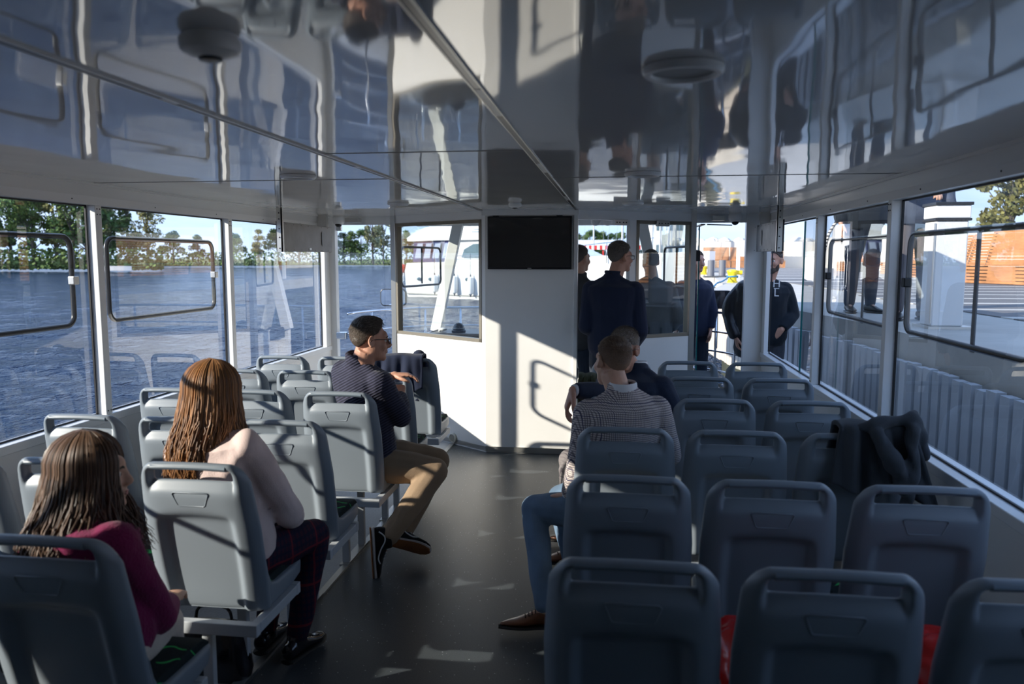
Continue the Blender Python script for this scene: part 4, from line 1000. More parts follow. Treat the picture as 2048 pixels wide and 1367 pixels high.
def short_hair_mat(nm, c, side):
    """hair colour with thinner, paler clipped sides and noise strands"""
    m = mat('hair_'+nm, c, .75, spec=.25); t, b = nodes(m); co = N(t, 'ShaderNodeTexCoord')
    sp = N(t, 'ShaderNodeSeparateXYZ'); t.links.new(co.outputs['Generated'], sp.inputs[0])
    nz = N(t, 'ShaderNodeTexNoise', _Scale=160.0, _Detail=3.0); t.links.new(co.outputs['Object'], nz.inputs[0])
    ad = N(t, 'ShaderNodeMath', operation='MULTIPLY_ADD'); ad.inputs[1].default_value = .5; t.links.new(nz.outputs[0], ad.inputs[0]); t.links.new(sp.outputs['Z'], ad.inputs[2])
    r = N(t, 'ShaderNodeValToRGB'); r.color_ramp.elements[0].position = .38; r.color_ramp.elements[0].color = (*side, 1); r.color_ramp.elements[1].position = 1.1 if False else 1.0; r.color_ramp.elements[1].color = (*c, 1)
    t.links.new(ad.outputs[0], r.inputs[0]); t.links.new(r.outputs[0], b.inputs['Base Color'])
    bp = N(t, 'ShaderNodeBump', _Strength=.7, _Distance=.004); t.links.new(nz.outputs[0], bp.inputs['Height']); t.links.new(bp.outputs[0], b.inputs['Normal'])
    return m
def person(label, P, group=None, cat='person'):
    s = P.get('s', 1.0); g = P.get('girth', 1.0); vx = P.get('vx', .009)
    pel = Vector(P['pel']); neck = Vector(P['neck']); hy, sy = P['hip'], P['sh']
    root = empty('person', (pel.x, pel.y, P.get('z0', 0)), label, cat, group)
    u = (neck-pel).normalized(); Lt = (neck-pel).length
    def fr(deg):
        f = fdir(deg); f = (f-u*f.dot(u)).normalized(); return f, f.cross(u)
    fh_, rh_ = fr(hy); fs_, rs_ = fr(sy)
    sm = Vector(P.get('bend', (0, 0, 0)))
    def torso(mb, inf=0.0, t0=-.16, t1=1.0, n=20, waist=1.0, neckr=True):
        secs = []
        for t, a, b_ in ((-.18, .125, .095), (-.05, .160, .115), (.10, .165, .118), (.30, .148*waist, .108*waist), (.48, .150*waist, .112), (.66, .168, .122), (.80, .178, .122), (.90, .165, .105), (.96, .115, .080), (1.0, .072, .066)):
            if t < t0 or t > t1: continue
            k = min(1, max(0, t)); r_ = rh_.lerp(rs_, k).normalized(); f_ = fh_.lerp(fs_, k).normalized()
            c = pel+u*Lt*t+sm*math.sin(math.pi*k)+f_*(.012 if t < .9 else -.005)*s
            A, B2 = (a*s*g+inf), (b_*s*g+inf)
            if not neckr and t >= .96: A -= inf*.6; B2 -= inf*.6
            secs.append([c+r_*A*math.copysign(abs(math.cos(q))**.85, math.cos(q))+f_*B2*math.copysign(abs(math.sin(q))**.85, math.sin(q)) for q in [2*math.pi*j/n for j in range(n)]])
        mb.loft(secs)
    shp = {}
    for k, sg in (('R', 1), ('L', -1)):
        shp[k] = neck-u*.085*s+rs_*sg*.165*s*g+Vector(P.get('sh'+k, (0, 0, 0)))
    hip = {k: pel-u*.03*s+rh_*sg*.085*s*g for k, sg in (('R', 1), ('L', -1))}
    arms, legs = P['arms'], P['legs']
    # head frame
    hyaw, hp, hr = P['head']; fH = fdir(hyaw); rH = fH.cross(UP); fH = (fH*math.cos(R(hp))+UP*math.sin(R(hp))); uH = rH.cross(fH)
    rr_ = rH*math.cos(R(hr))+uH*math.sin(R(hr)); uH = uH*math.cos(R(hr))-rH*math.sin(R(hr)); rH = rr_
    hc = Vector(P['hc']); hs = P.get('hs', 1.0)*s
    MH = Matrix((rH, fH, uH)).transposed()
    def H(a, b, c): return hc+(rH*a+fH*b+uH*c)*hs
    # ---- body: one continuous surface
    mb = MB()
    torso(mb, -.012)
    nb = neck-u*.04
    mb.tube([nb-u*.03, nb+(H(0, -.02, -.07)-nb)*.55, H(0, -.012, -.05)], [.070*s*P.get('nk', 1), .059*s*P.get('nk', 1), .060*s*P.get('nk', 1)], 14, True, 3)
    def E(c, r, nu=18, nv=12): mb.ell(H(*c), [q*hs for q in r], nu, nv, MH)
    E((0, -.018, .035), (.074, .094, .084)); E((0, .020, -.025), (.064, .070, .085)); E((0, .045, -.075), (.045, .045, .040))
    E((0, .078, -.095), (.022, .020, .020)); E((0, .070, .028), (.052, .026, .030)); E((.036, .060, -.025), (.026, .028, .03)); E((-.036, .060, -.025), (.026, .028, .03))
    ns = P.get('nose', 1)
    mb.tube([H(0, .092, .018), H(0, .092+.012*ns, -.008), H(0, .092+.024*ns, -.024), H(0, .098, -.036)], [.008*hs, .010*hs, .014*hs, .010*hs], 8, True, 3)
    E((.010, .100, -.030), (.009, .010, .008)); E((-.010, .100, -.030), (.009, .010, .008))
    E((0, .090, -.056), (.022, .012, .007)); E((0, .088, -.067), (.019, .012, .008))
    for sg in (1, -1):
        earM = Matrix.Rotation(R(-18*sg), 3, 'Z')
        mb.ell(H(.077*sg, -.010, -.005), (.009*hs, .020*hs, .033*hs), 12, 10, MH @ earM)
        mb.tube([H(.083*sg, .004, -.022), H(.088*sg, -.012, -.028), H(.092*sg, -.028, .0), H(.090*sg, -.022, .024), H(.084*sg, -.002, .026), H(.080*sg, .006, .01)], .0055*hs, 6, True, 3)
    for k, sg in (('R', 1), ('L', -1)):
        e_, w_, hd, pn, cu = arms[k]
        e_, w_ = Vector(e_), Vector(w_); sh_ = shp[k]
        mb.limb([sh_, sh_.lerp(e_, .5), e_], [.050*s*g, .044*s*g, .037*s*g]); mb.limb([e_, e_.lerp(w_, .35), w_], [.037*s*g, .036*s*g, .025*s])
        hand(mb, w_, hd, pn, s*P.get('hands', 1), cu, thumb=-sg if P.get('flip'+k) else sg)
    for k in 'RL':
        kn, an, toe, sol = legs[k]; kn, an = Vector(kn), Vector(an)
        mb.limb([hip[k], hip[k].lerp(kn, .5), kn], [.078*s*g, .068*s*g, .050*s*g]); mb.limb([kn, kn.lerp(an, .3), an], [.048*s*g, .050*s*g, .034*s])
        mb.limb([an, an+Vector(toe).normalized()*.07*s+Vector(sol).normalized()*.03], [.028*s, .020*s])
    remesh(mb, 'body', P.get('skin', skin), root, vx*.78, 2)
    for sg in (1, -1):
        ey = MB().ell(H(.031*sg, .074, .003), (.0125*hs,)*3, 12, 8).build('eye', eyew, root, smooth=True)
        MB().ell(H(.032*sg, .0835, .003), (.0055*hs, .0035*hs, .0055*hs), 10, 6, MH).build('iris', eyei, ey, smooth=True)
        MB().tube([H(.014*sg, .092, .020), H(.030*sg, .090, .026), H(.048*sg, .078, .020)], [.003*hs, .0045*hs, .002*hs], 6, True, 3).build('eyebrow', P['hairm'], root, smooth=True)
    MB().ell(H(0, .0985, -.057), (.019*hs, .005*hs, .0035*hs), 12, 6, MH).ell(H(0, .0965, -.065), (.017*hs, .006*hs, .005*hs), 12, 6, MH).build('lips', lip, root, smooth=True)
    # ---- hair
    ht = P.get('hair', 'short')
    if ht == 'short':
        mb = MB(); thk = P.get('hthk', .010); nu, nv = 56, 34; rs = random.Random(int(abs(hc.x)*1000))
        vs = []
        for j in range(nv+1):
            th = math.pi*j/nv
            for i in range(nu):
                ph = 2*math.pi*i/nu; d = Vector((math.sin(th)*math.cos(ph), math.sin(th)*math.sin(ph), math.cos(th)))
                f_, u_ = d.y*.1, d.z*.09+.035
                lim = float(np.interp(f_, [-.10, -.05, -.015, .02, .045, .07, .1], [-.045, -.050, -.005, .028, .045, .085, .095]))
                k = sstep(-.010, .012, u_-lim)
                tk = thk*(.35+.65*sstep(.02, .10, u_))+.003*noise.noise(d*9+hc)
                rad = .86*(1-k)+k*1.0
                p = Vector((d.x*(.075+tk)*rad, -.018+d.y*(.096+tk)*rad, .036+d.z*(.086+tk*1.15)*rad))
                if P.get('quiff') and d.z > .3 and d.y > 0: p += Vector((0, .008, .016))*d.y*k
                vs.append(H(*p))
        fs = [(j*nu+i, (j+1)*nu+i, (j+1)*nu+(i+1) % nu, j*nu+(i+1) % nu) for j in range(nv) for i in range(nu)]
        mb.add(vs, fs); mb.build('hair', P['hairm'], root, smooth=True)
        # short strands combed over the crown
        mb = MB()
        for _ in range(P.get('nst', 3200)):
            ph = rs.uniform(0, 6.283); cz = rs.uniform(-.45, 1); sz = math.sqrt(1-cz*cz); d = Vector((sz*math.cos(ph), sz*math.sin(ph), cz)); f_, u_ = d.y*.1, d.z*.09+.035
            if u_ < float(np.interp(f_, [-.10, -.05, -.015, .02, .045, .07, .1], [-.045, -.050, -.005, .028, .045, .085, .095]))+.003: continue
            tk = thk*(.35+.65*sstep(.02, .10, u_))
            p = Vector((d.x*(.075+tk), -.018+d.y*(.096+tk), .036+d.z*(.086+tk*1.15)))
            c_ = Vector((.15*rs.gauss(0, 1), P.get('comb', .8), -.1)) if u_ > .07 else Vector((0, -.25+.1*rs.gauss(0, 1), -1)); c_ = (c_-d*c_.dot(d)).normalized()
            L2 = (.007+.015*sstep(.03, .09, u_))*P.get('hl', 1); q = c_+d*.28
            a_ = H(*(p-d*.002)); b2 = H(*(p+q*L2)); sd_ = (b2-a_).cross(MH @ d).normalized()*.0016
            mb.add([a_-sd_, a_+sd_, b2], [(0, 1, 2)])
        mb.build('hair_strands', P.get('strandm') or P['hairm'], root)
    elif ht == 'long':
        mb = MB(); rs = random.Random(P.get('hseed', 1)); Lh = P['hlen']; drift = Vector(P.get('hdrift', (0, 0, 0)))
        cap = []; nu, nv = 40, 24
        for j in range(nv+1):
            th = math.pi*j/nv
            for i in range(nu):
                ph = 2*math.pi*i/nu; d = Vector((math.sin(th)*math.cos(ph), math.sin(th)*math.sin(ph), math.cos(th)))
                lim = float(np.interp(d.y*.1, [-.1, .0, .03, .055, .075, .1], [-.20, -.12, .03, .05, .085, .1])); k = sstep(-.01, .012, d.z*.09+.035-lim)
                rad = .84*(1-k)+k; cap.append(H(d.x*.086*rad, -.020+d.y*.106*rad, .038+d.z*.098*rad))
        mb.add(cap, [(j*nu+i, (j+1)*nu+i, (j+1)*nu+(i+1) % nu, j*nu+(i+1) % nu) for j in range(nv) for i in range(nu)])
        mb.build('hair_cap', P['hairm'], root, smooth=True)
        mb = MB()
        for q in range(P.get('nstr', 620)):
            phi = rs.uniform(-1, 1); az = phi*R(P.get('haz', 128)); lay = rs.uniform(0, 1)      # azimuth from the back of the head
            el0 = rs.uniform(.35, 1.5); pts = []; rad = []
            dH = Vector((math.sin(az), -math.cos(az), 0)); Ls = Lh*rs.uniform(.80, 1.06)*(1-.25*max(0, abs(phi)-.6))
            n1 = 7; off = .010+.014*lay
            part = .012
            for k in range(n1):
                el = (math.pi/2-.02)-(math.pi/2-.02+.15)*k/(n1-1); ce = math.cos(el)
                p = Vector((dH.x*ce*(.078+off), -.018+dH.y*ce*(.100+off), .036+math.sin(el)*(.088+off)))
                if k == 0: p = Vector((dH.x*part, .02-.05*lay, .036+.088+off))
                pts.append(H(*p)); rad.append(.0024)
            base = pts[-1]; outw = MH @ dH; outw.z = 0
            ph_ = rs.uniform(0, 6.28); wav = rs.uniform(.004, .012)*P.get('wave', 1)
            n2 = 10
            for k in range(1, n2+1):
                t = k/n2; back = fs_*(-.018*math.sin(min(1, t*1.3)*math.pi/2)-.035*sstep(.35, .8, t)*(1 if abs(phi) < .75 else -.4))
                p = base-UP*Ls*t+outw*(.010*math.sin(math.pi*t)+.02*P.get('flare', 1)*t*t)+back+drift*t*t+Vector((math.sin(ph_+t*9), math.cos(ph_+t*7), 0))*wav*t+rs_*.006*rs.gauss(0, 1)*t
                pts.append(p); rad.append(.0027*(1-.7*t**2))
            mb.tube(pts, rad, 4, False)
        mb.build('hair', P['strandm'], root, smooth=True)
    if P.get('beard'):
        mb = MB()
        E2 = lambda c, r: mb.ell(H(*c), [q*hs for q in r], 16, 10, MH)
        E2((0, .050, -.088), (.050, .050, .040)); E2((.047, .022, -.060), (.020, .036, .046)); E2((-.047, .022, -.060), (.020, .036, .046)); E2((0, .098, -.046), (.026, .006, .007))
        remesh(mb, 'beard', P['hairm'], root, .006, 1)
    if P.get('glasses'):
        gm = black; mb = MB()
        for sg in (1, -1):
            p = [H(sg*(.033+.022*math.copysign(abs(math.cos(a))**.6, math.cos(a))), .106-.004*abs(math.cos(a)), .002+.017*math.copysign(abs(math.sin(a))**.7, math.sin(a))) for a in [2*math.pi*k/20 for k in range(20)]]
            mb.tube(p, .0022, 6, closed=True); mb.tube([H(sg*.056, .102, .010), H(sg*.078, .07, .012), H(sg*.084, .0, .010), H(sg*.086, -.02, -.008)], .002, 6, True, 3)
        mb.tube([H(.011, .108, .006), H(0, .111, .009), H(-.011, .108, .006)], .0022, 6)
        gl = mb.build('glasses', gm, root, smooth=True)
        for sg in (1, -1):
            p = [H(sg*(.033+.021*math.copysign(abs(math.cos(a))**.6, math.cos(a))), .106, .002+.016*math.copysign(abs(math.sin(a))**.7, math.sin(a))) for a in [2*math.pi*k/20 for k in range(20)]]
            MB().add(p, [tuple(range(20))]).build('lens', glass2, gl)
    # ---- clothes
    top = P['top']; inf = top.get('inf', .018)
    mb = MB(); torso(mb, inf, t0=top.get('t0', -.2), waist=top.get('waist', 1.0), neckr=False)
    for k, sg in (('R', 1), ('L', -1)):
        e_, w_ = Vector(arms[k][0]), Vector(arms[k][1]); sh_ = shp[k]; cuff = top.get('cuff', .93)
        ra = [(.066)*s*g+inf*.4, .055*s*g+inf*.5, .046*s*g+inf*.5]
        mb.limb([sh_, sh_.lerp(e_, .5), e_], ra); we = e_.lerp(w_, cuff)
        mb.tube([e_, e_.lerp(w_, .5), we], [.046*s*g+inf*.5, .043*s*g+inf*.4, .033*s+inf*.4], 12, True, 4)
        mb.limb([neck-u*.045*s+rs_*sg*.05*s, sh_], [.042*s+inf*.5, .060*s*g+inf*.4])
        mb.limb([neck+u*.005*s+rs_*sg*.030*s-fs_*.01, sh_-u*.01], [.032*s+inf*.5, .050*s*g+inf*.4])
    if top.get('collar'):
        h_, r_ = top['collar']
        for q in range(3):
            c = neck+u*(.004+h_*q/2)-fs_*.006+(hc-neck)*(.10*q/2)
            mb.tube([c+rs_*(r_-.004*q)*math.cos(a)+fs_*(r_*1.02-.004*q)*math.sin(a) for a in [2*math.pi*k/20 for k in range(20)]], .0125, 8, closed=True)
    if top.get('hood'):
        c = neck-fs_*.07+u*.0
        mb.ell(c, (.10, .065, .075), 16, 10, Matrix((rs_, fs_, u)).transposed())
    jk = remesh(mb, top['name'], top['m'], root, vx, 3, (top.get('fold', .0035), top.get('fs', 26)), seed=hc.x*3+hc.y)
    if P.get('shirt'):
        mb = MB(); c = neck-fs_*.010+u*.030+(hc-neck)*.05; secs = []
        for h_, ro in ((-.02, .070), (.02, .066), (.027, .062), (.02, .058), (-.02, .060)): secs.append([c+u*h_+rs_*ro*s*math.cos(a)+fs_*ro*1.05*s*math.sin(a) for a in [2*math.pi*k/24 for k in range(24)]])
        mb.loft(secs, False).build('shirt_collar', P['shirt'], root, autos=True)
        for k in 'RL':
            e_, w_ = Vector(arms[k][0]), Vector(arms[k][1]); a = e_.lerp(w_, .90); MB().tube([a, e_.lerp(w_, 1.0)], [.034*s, .033*s], 12).build('shirt_cuff', P['shirt'], root, smooth=True)
    bt = P['bot']; bi = bt.get('inf', .012); mb = MB()
    torso(mb, bi*.6, t0=-.2, t1=.30)
    for k in 'RL':
        kn, an, toe, sol = legs[k]; kn, an = Vector(kn), Vector(an); wd = bt.get('wide', 1.0)
        mb.limb([hip[k], hip[k].lerp(kn, .5), kn], [.092*s*g+bi*.5, .082*s*g+bi*.6, .060*s*g+bi*.8])
        mb.limb([kn, kn.lerp(an, .35), kn.lerp(an, .95)], [.060*s*g+bi*.8, .058*s*g*wd+bi*.6, .043*s*wd+bi*.6])
    remesh(mb, bt['name'], bt['m'], root, vx, 3, (bt.get('fold', .003), bt.get('fs', 30)), seed=hc.y)
    if P.get('shoes'):
        for k in 'RL':
            kn, an, toe, sol = legs[k]; shoe(root, Vector(an), Vector(toe), Vector(sol), s, P['shoes'])
    return root, H, dict(u=u, fs=fs_, rs=rs_, neck=neck, pel=pel)
def shoe(root, an, toe, sol, s, kind):
    d = toe.normalized(); dn = (sol-d*d.dot(sol)).normalized(); l = d.cross(dn)
    hgt = .082*s; c0 = an+dn*.0
    def ring(x, w_, h0, h1, n=14):   # x along foot from ankle, h measured up from the ground plane of the shoe
        c = c0+d*x*s+dn*hgt
        return [c+l*w_*s*math.cos(a)-dn*((h0+h1)/2+(h1-h0)/2*math.sin(a))*s for a in [2*math.pi*k/n for k in range(n)]]
    prof = [(-.078, .022, .022, .060), (-.070, .032, .018, .085), (-.04, .037, .016, .098), (0, .039, .016, .100), (.045, .041, .016, .082), (.09, .046, .016, .062), (.13, .046, .016, .050), (.165, .036, .017, .044), (.192, .016, .020, .034)]
    if kind.get('pointy'): prof = prof[:-3]+[(.13, .042, .016, .046), (.175, .030, .017, .038), (.215, .010, .018, .028)]
    up = MB().loft([ring(*q) for q in prof])
    if kind.get('high'): up.tube([an-dn*.03, an+dn*.015, an+dn*.04], [.043*s, .045*s, .04*s], 14)
    sh = remesh(up, 'shoe', kind['m'], root, .007, 2)
    sm_ = MB().loft([ring(q[0]*1.03, q[1]+.004, 0, .022) for q in prof]); sm_.build('sole', kind['sole'], sh_parent(sh), autos=True)
    if kind.get('gum'):
        MB().loft([ring(q[0]*1.02, q[1]+.003, -.006, .004) for q in prof]).build('outsole', kind['gum'], sh, autos=True)
    if kind.get('stripe'):
        for sg in (1, -1):
            pts = [c0+d*x*s+l*sg*w_*s+dn*(hgt-h_*s) for x, w_, h_ in ((-.055, .036, .045), (-.03, .041, .072), (.0, .043, .074), (.04, .045, .050), (.085, .048, .034), (.115, .047, .042))]
            MB().tube(pts, .0038, 6, True, 4).build('side_stripe', kind['stripe'], sh, smooth=True)
    if kind.get('lace'):
        mb = MB()
        for i in range(5):
            x = .03+i*.016; mb.tube([c0+d*x*s+l*.022*s+dn*(hgt-(.088-i*.007)*s), c0+d*x*s+dn*(hgt-(.096-i*.008)*s), c0+d*x*s-l*.022*s+dn*(hgt-(.088-i*.007)*s)], .0028, 5)
        mb.build('laces', kind['lace'], sh, smooth=True)
def sh_parent(o): return o
_pb = MB.build
def stand(x, y, z0, s, yaw, **k):
    """default standing pose; keyword arguments override"""
    f = fdir(yaw); r = f.cross(UP); c = Vector((x, y, z0))
    P = dict(s=s, z0=z0, pel=c+UP*.95*s, neck=c+UP*1.49*s-f*.01, hip=yaw, sh=yaw, head=(yaw, 0, 0), hc=c+UP*1.685*s+f*.025,
             arms={q: (c+r*sg*.25*s+UP*1.14*s-f*.03, c+r*sg*.26*s+UP*.90*s+f*.06, (0, 0, -1), -r*sg, 25) for q, sg in (('R', 1), ('L', -1))},
             legs={q: (c+r*sg*.10*s+UP*.50*s+f*.02, c+r*sg*.11*s+UP*.085*s, f+r*sg*.2, -UP) for q, sg in (('R', 1), ('L', -1))})
    P.update(k); return P
# ---- fabrics
def cloth(nm, c, rough=.85, **k):
    m = mat(nm, c, rough, spec=.2, bump=k.pop('bump', (260, .25)), vary=k.pop('vary', (5, .12))); t, b = nodes(m); b.inputs['Sheen Weight'].default_value = k.get('sheen', .12); b.inputs['Sheen Roughness'].default_value = .5; return m
def check_mat(nm, base, l1, l2, sc_, wide=.18, rough=.85, big=None):
    """woven check: lines along two garment directions"""
    m = mat(nm, base, rough, spec=.2, bump=(300, .2)); t, b = nodes(m); co = N(t, 'ShaderNodeTexCoord'); sp = N(t, 'ShaderNodeSeparateXYZ')
    nd = N(t, 'ShaderNodeTexNoise', _Scale=5.0); t.links.new(co.outputs['Object'], nd.inputs[0])
    wm_ = N(t, 'ShaderNodeVectorMath', operation='MULTIPLY_ADD'); wm_.inputs[1].default_value = (.03, .03, .03); t.links.new(nd.outputs['Color'], wm_.inputs[0]); t.links.new(co.outputs['Object'], wm_.inputs[2]); t.links.new(wm_.outputs[0], sp.inputs[0])
    ax = N(t, 'ShaderNodeMath', operation='ADD'); t.links.new(sp.outputs['X'], ax.inputs[0]); t.links.new(sp.outputs['Y'], ax.inputs[1])
    def line(src, k_, w_):
        a = N(t, 'ShaderNodeMath', operation='MULTIPLY'); a.inputs[1].default_value = k_; t.links.new(src, a.inputs[0])
        f = N(t, 'ShaderNodeMath', operation='FRACT'); t.links.new(a.outputs[0], f.inputs[0])
        l = N(t, 'ShaderNodeMath', operation='LESS_THAN'); l.inputs[1].default_value = w_; t.links.new(f.outputs[0], l.inputs[0]); return l.outputs[0]
    cur = b.inputs['Base Color'].default_value[:]
    prev = None
    for src, k_, w_, c_, fac in ((ax.outputs[0], sc_, wide, l1, .75), (sp.outputs['Z'], sc_, wide, l1, .75))+(((ax.outputs[0], sc_/6.0, .06, l2, .8), (sp.outputs['Z'], sc_/6.0, .06, l2, .8)) if l2 else ()):
        o = line(src, k_, w_); mu = N(t, 'ShaderNodeMath', operation='MULTIPLY'); mu.inputs[1].default_value = fac; t.links.new(o, mu.inputs[0])
        mx = N(t, 'ShaderNodeMixRGB'); t.links.new(mu.outputs[0], mx.inputs[0]); mx.inputs[2].default_value = (*c_, 1)
        if prev is None: mx.inputs[1].default_value = (*base, 1)
        else: t.links.new(prev, mx.inputs[1])
        prev = mx.outputs[0]
    t.links.new(prev, b.inputs['Base Color']); return m
maroon = cloth('maroon_knit', (.20, .012, .070), .9, sheen=.15, bump=(120, .5)); cream = cloth('cream_cloth', (.62, .52, .44)); pink = cloth('blush_blouse', (.74, .58, .54), .7)
plaid = check_mat('dark_plaid', (.045, .014, .03), (.012, .014, .035), (.20, .02, .03), 34, .42)
navy_knit = cloth('navy_rib_knit', (.022, .024, .045), .85); t, b = nodes(navy_knit); co = N(t, 'ShaderNodeTexCoord'); mp = N(t, 'ShaderNodeMapping'); mp.inputs['Rotation'].default_value = (0, R(28), 0)
wv = N(t, 'ShaderNodeTexWave', _Scale=22.0, bands_direction='Z'); t.links.new(co.outputs['Object'], mp.inputs[0]); t.links.new(mp.outputs[0], wv.inputs[0])
r = N(t, 'ShaderNodeValToRGB'); r.color_ramp.elements[0].color = (.012, .013, .026, 1); r.color_ramp.elements[1].color = (.055, .055, .095, 1); t.links.new(wv.outputs[0], r.inputs[0]); t.links.new(r.outputs[0], b.inputs['Base Color'])
bp = N(t, 'ShaderNodeBump', _Strength=.6, _Distance=.004); t.links.new(wv.outputs[0], bp.inputs['Height']); t.links.new(bp.outputs[0], b.inputs['Normal'])
tan = cloth('tan_chino', (.34, .24, .155), .8); denim = cloth('blue_denim', (.17, .26, .38), .85, bump=(400, .35), vary=(4, .35)); dk_denim = cloth('dark_denim', (.03, .04, .06))
blazer = check_mat('houndstooth_blazer', (.66, .58, .54), (.12, .10, .12), (.06, .06, .12), 100, .38)
suit = cloth('navy_suit', (.018, .026, .052), .7, vary=(6, .15)); fleece = cloth('navy_jacket', (.020, .027, .055), .9); gtr = check_mat('grey_check_wool', (.22, .20, .20), (.14, .12, .13), (.08, .07, .08), 60, .12)
gjk = cloth('dark_grey_jacket', (.06, .06, .062)); gcoat = cloth('slate_coat', (.07, .085, .10)); hood_m = cloth('black_hoodie', (.012, .017, .024)); leath = mat('black_leather', (.012, .012, .015), .35, bump=(40, .3)); gjean = cloth('grey_denim', (.07, .075, .09), vary=(4, .3))
puff = cloth('dark_blue_anorak', (.06, .075, .11), .6); gtrs = cloth('grey_trousers', (.13, .12, .13))
h_brown = hairmat('long_brown', (.06, .030, .016), (.17, .09, .048)); h_gold = hairmat('long_copper', (.15, .055, .016), (.46, .21, .07))
cap_b = mat('hair_base_brown', (.04, .025, .014), .6); cap_g = mat('hair_base_copper', (.13, .05, .018), .6)
h_dk = short_hair_mat('dark_greying', (.055, .042, .034), (.10, .075, .058)); h_fade = short_hair_mat('brown_fade', (.10, .06, .04), (.27, .175, .12)); h_grey = short_hair_mat('silver_brown', (.17, .13, .10), (.30, .26, .22)); h_salt = short_hair_mat('salt_pepper', (.09, .075, .065), (.17, .145, .13))
s_dk = mat('strand_dark', (.05, .036, .028), .5); s_br = mat('strand_brown', (.06, .035, .022), .5); s_gr = mat('strand_grey', (.17, .14, .12), .5)
st_dk = hairmat('short_dark', (.06, .047, .038), (.20, .165, .14)); st_br = hairmat('short_brown', (.11, .070, .045), (.26, .17, .11)); st_gr = hairmat('short_silver', (.20, .16, .13), (.42, .37, .33)); st_sa = hairmat('short_salt', (.09, .075, .065), (.26, .23, .20))
wht = mat('white_shirt', (.75, .75, .76), .7)
vans = dict(m=cloth('black_suede', (.010, .010, .011)), sole=mat('white_sole', (.62, .58, .54), .6), gum=mat('gum_outsole', (.42, .16, .05), .7, bump=(120, .8)), stripe=mat('stripe_white', (.7, .7, .68), .5), lace=mat('lace_white', (.6, .6, .6), .7), high=True)
brogue = dict(m=mat('brown_leather', (.16, .055, .022), .3, vary=(20, .2)), sole=mat('dark_sole', (.015, .012, .01), .5), lace=mat('lace_dark', (.03, .015, .01), .6), pointy=True)
patent = dict(m=mat('black_patent', (.008, .008, .012), .12, spec=.8), sole=mat('black_sole', (.01, .01, .01), .5), lace=mat('lace_black', (.01, .01, .01), .5), high=True)
plain = dict(m=mat('dark_leather', (.02, .018, .016), .4), sole=mat('black_sole2', (.01, .01, .01), .5))

# woman in maroon
person('woman in maroon sweater with long brown hair, seated nearest on the left', dict(
    s=.95, pel=(-1.545, 2.045, .575), neck=(-1.60, 2.06, .955), hip=8, sh=18, head=(62, -2, 4), hc=(-1.572, 2.115, 1.072), hs=1.0, vx=.008,
    arms={'R': ((-1.415, 2.17, .600), (-1.50, 2.36, .555), (-.3, 1, 0), (0, 0, -1), 30), 'L': ((-1.80, 2.14, .68), (-1.68, 2.36, .58), (.3, 1, 0), (0, 0, -1), 30)},
    legs={'R': ((-1.53, 2.37, .475), (-1.53, 2.37, .10), (0, 1, 0), -UP), 'L': ((-1.68, 2.37, .475), (-1.65, 2.38, .10), (0, 1, 0), -UP)},
    nose=.65, hair='long', hlen=.30, nstr=1500, hdrift=(.05, -.02, 0), flare=2.2, wave=1.8, haz=146, hairm=cap_b, strandm=h_brown, hseed=3,
    top=dict(name='sweater', m=maroon, inf=.022, collar=(.02, .075), fold=.004), bot=dict(name='trousers', m=cream, inf=.014), shoes=plain))
# woman in pink blouse
person('woman in blush pink blouse with long copper-brown hair, seated on the left', dict(
    s=.96, pel=(-1.50, 2.79, .575), neck=(-1.565, 2.80, 1.045), hip=14, sh=10, head=(32, -4, 0), hc=(-1.560, 2.845, 1.190), hs=1.03, vx=.008,
    arms={'R': ((-1.300, 2.90, .700), (-1.36, 3.09, .600), (-.6, .8, 0), (0, 0, -1), 30), 'L': ((-1.76, 2.90, .74), (-1.60, 3.10, .62), (.3, 1, 0), (0, 0, -1), 30)},
    legs={'R': ((-1.285, 3.13, .530), (-1.335, 3.02, .10), (.25, 1, 0), -UP), 'L': ((-1.47, 3.15, .53), (-1.50, 3.08, .10), (0, 1, 0), -UP)},
    nose=.65, hair='long', hlen=.34, nstr=1400, wave=1.1, flare=1.3, haz=135, hairm=cap_g, strandm=h_gold, hseed=8,
    top=dict(name='blouse', m=pink, inf=.026, collar=(.015, .065), fold=.008, fs=24, cuff=.9), bot=dict(name='plaid_trousers', m=plaid, inf=.012), shoes=patent))
# man in the ribbed navy sweater
person('man in ribbed navy sweater and tan chinos turned toward the aisle, wearing glasses', dict(
    s=1.0, pel=(-1.43, 4.32, .585), neck=(-1.44, 4.235, 1.125), hip=62, sh=38, head=(58, -4, 0), hc=(-1.368, 4.205, 1.268), hs=1.02, girth=1.08, vx=.0085, skin=skin2, nk=1.1,
    arms={'R': ((-1.215, 4.28, .815), (-1.295, 4.55, .900), (-.3, .75, .35), (-.2, .6, -.6), 35), 'L': ((-1.55, 4.58, .90), (-1.36, 4.66, 1.0), (.9, .2, 0), (0, 0, -1), 30)},
    legs={'R': ((-1.02, 4.29, .500), (-1.225, 3.985, .185), (.12, -.22, -1), (-1, -.25, .15)), 'L': ((-1.06, 4.52, .50), (-1.205, 4.27, .125), (1, -.15, -.12), (-.1, -1, -.55))},
    hair='short', hairm=h_dk, strandm=st_dk, quiff=True, hthk=.011, hl=1.0, glasses=True,
    top=dict(name='sweater', m=navy_knit, inf=.024, collar=(.045, .075), fold=.004, cuff=.88), bot=dict(name='chinos', m=tan, inf=.016, fold=.005, fs=34), shoes=vans))
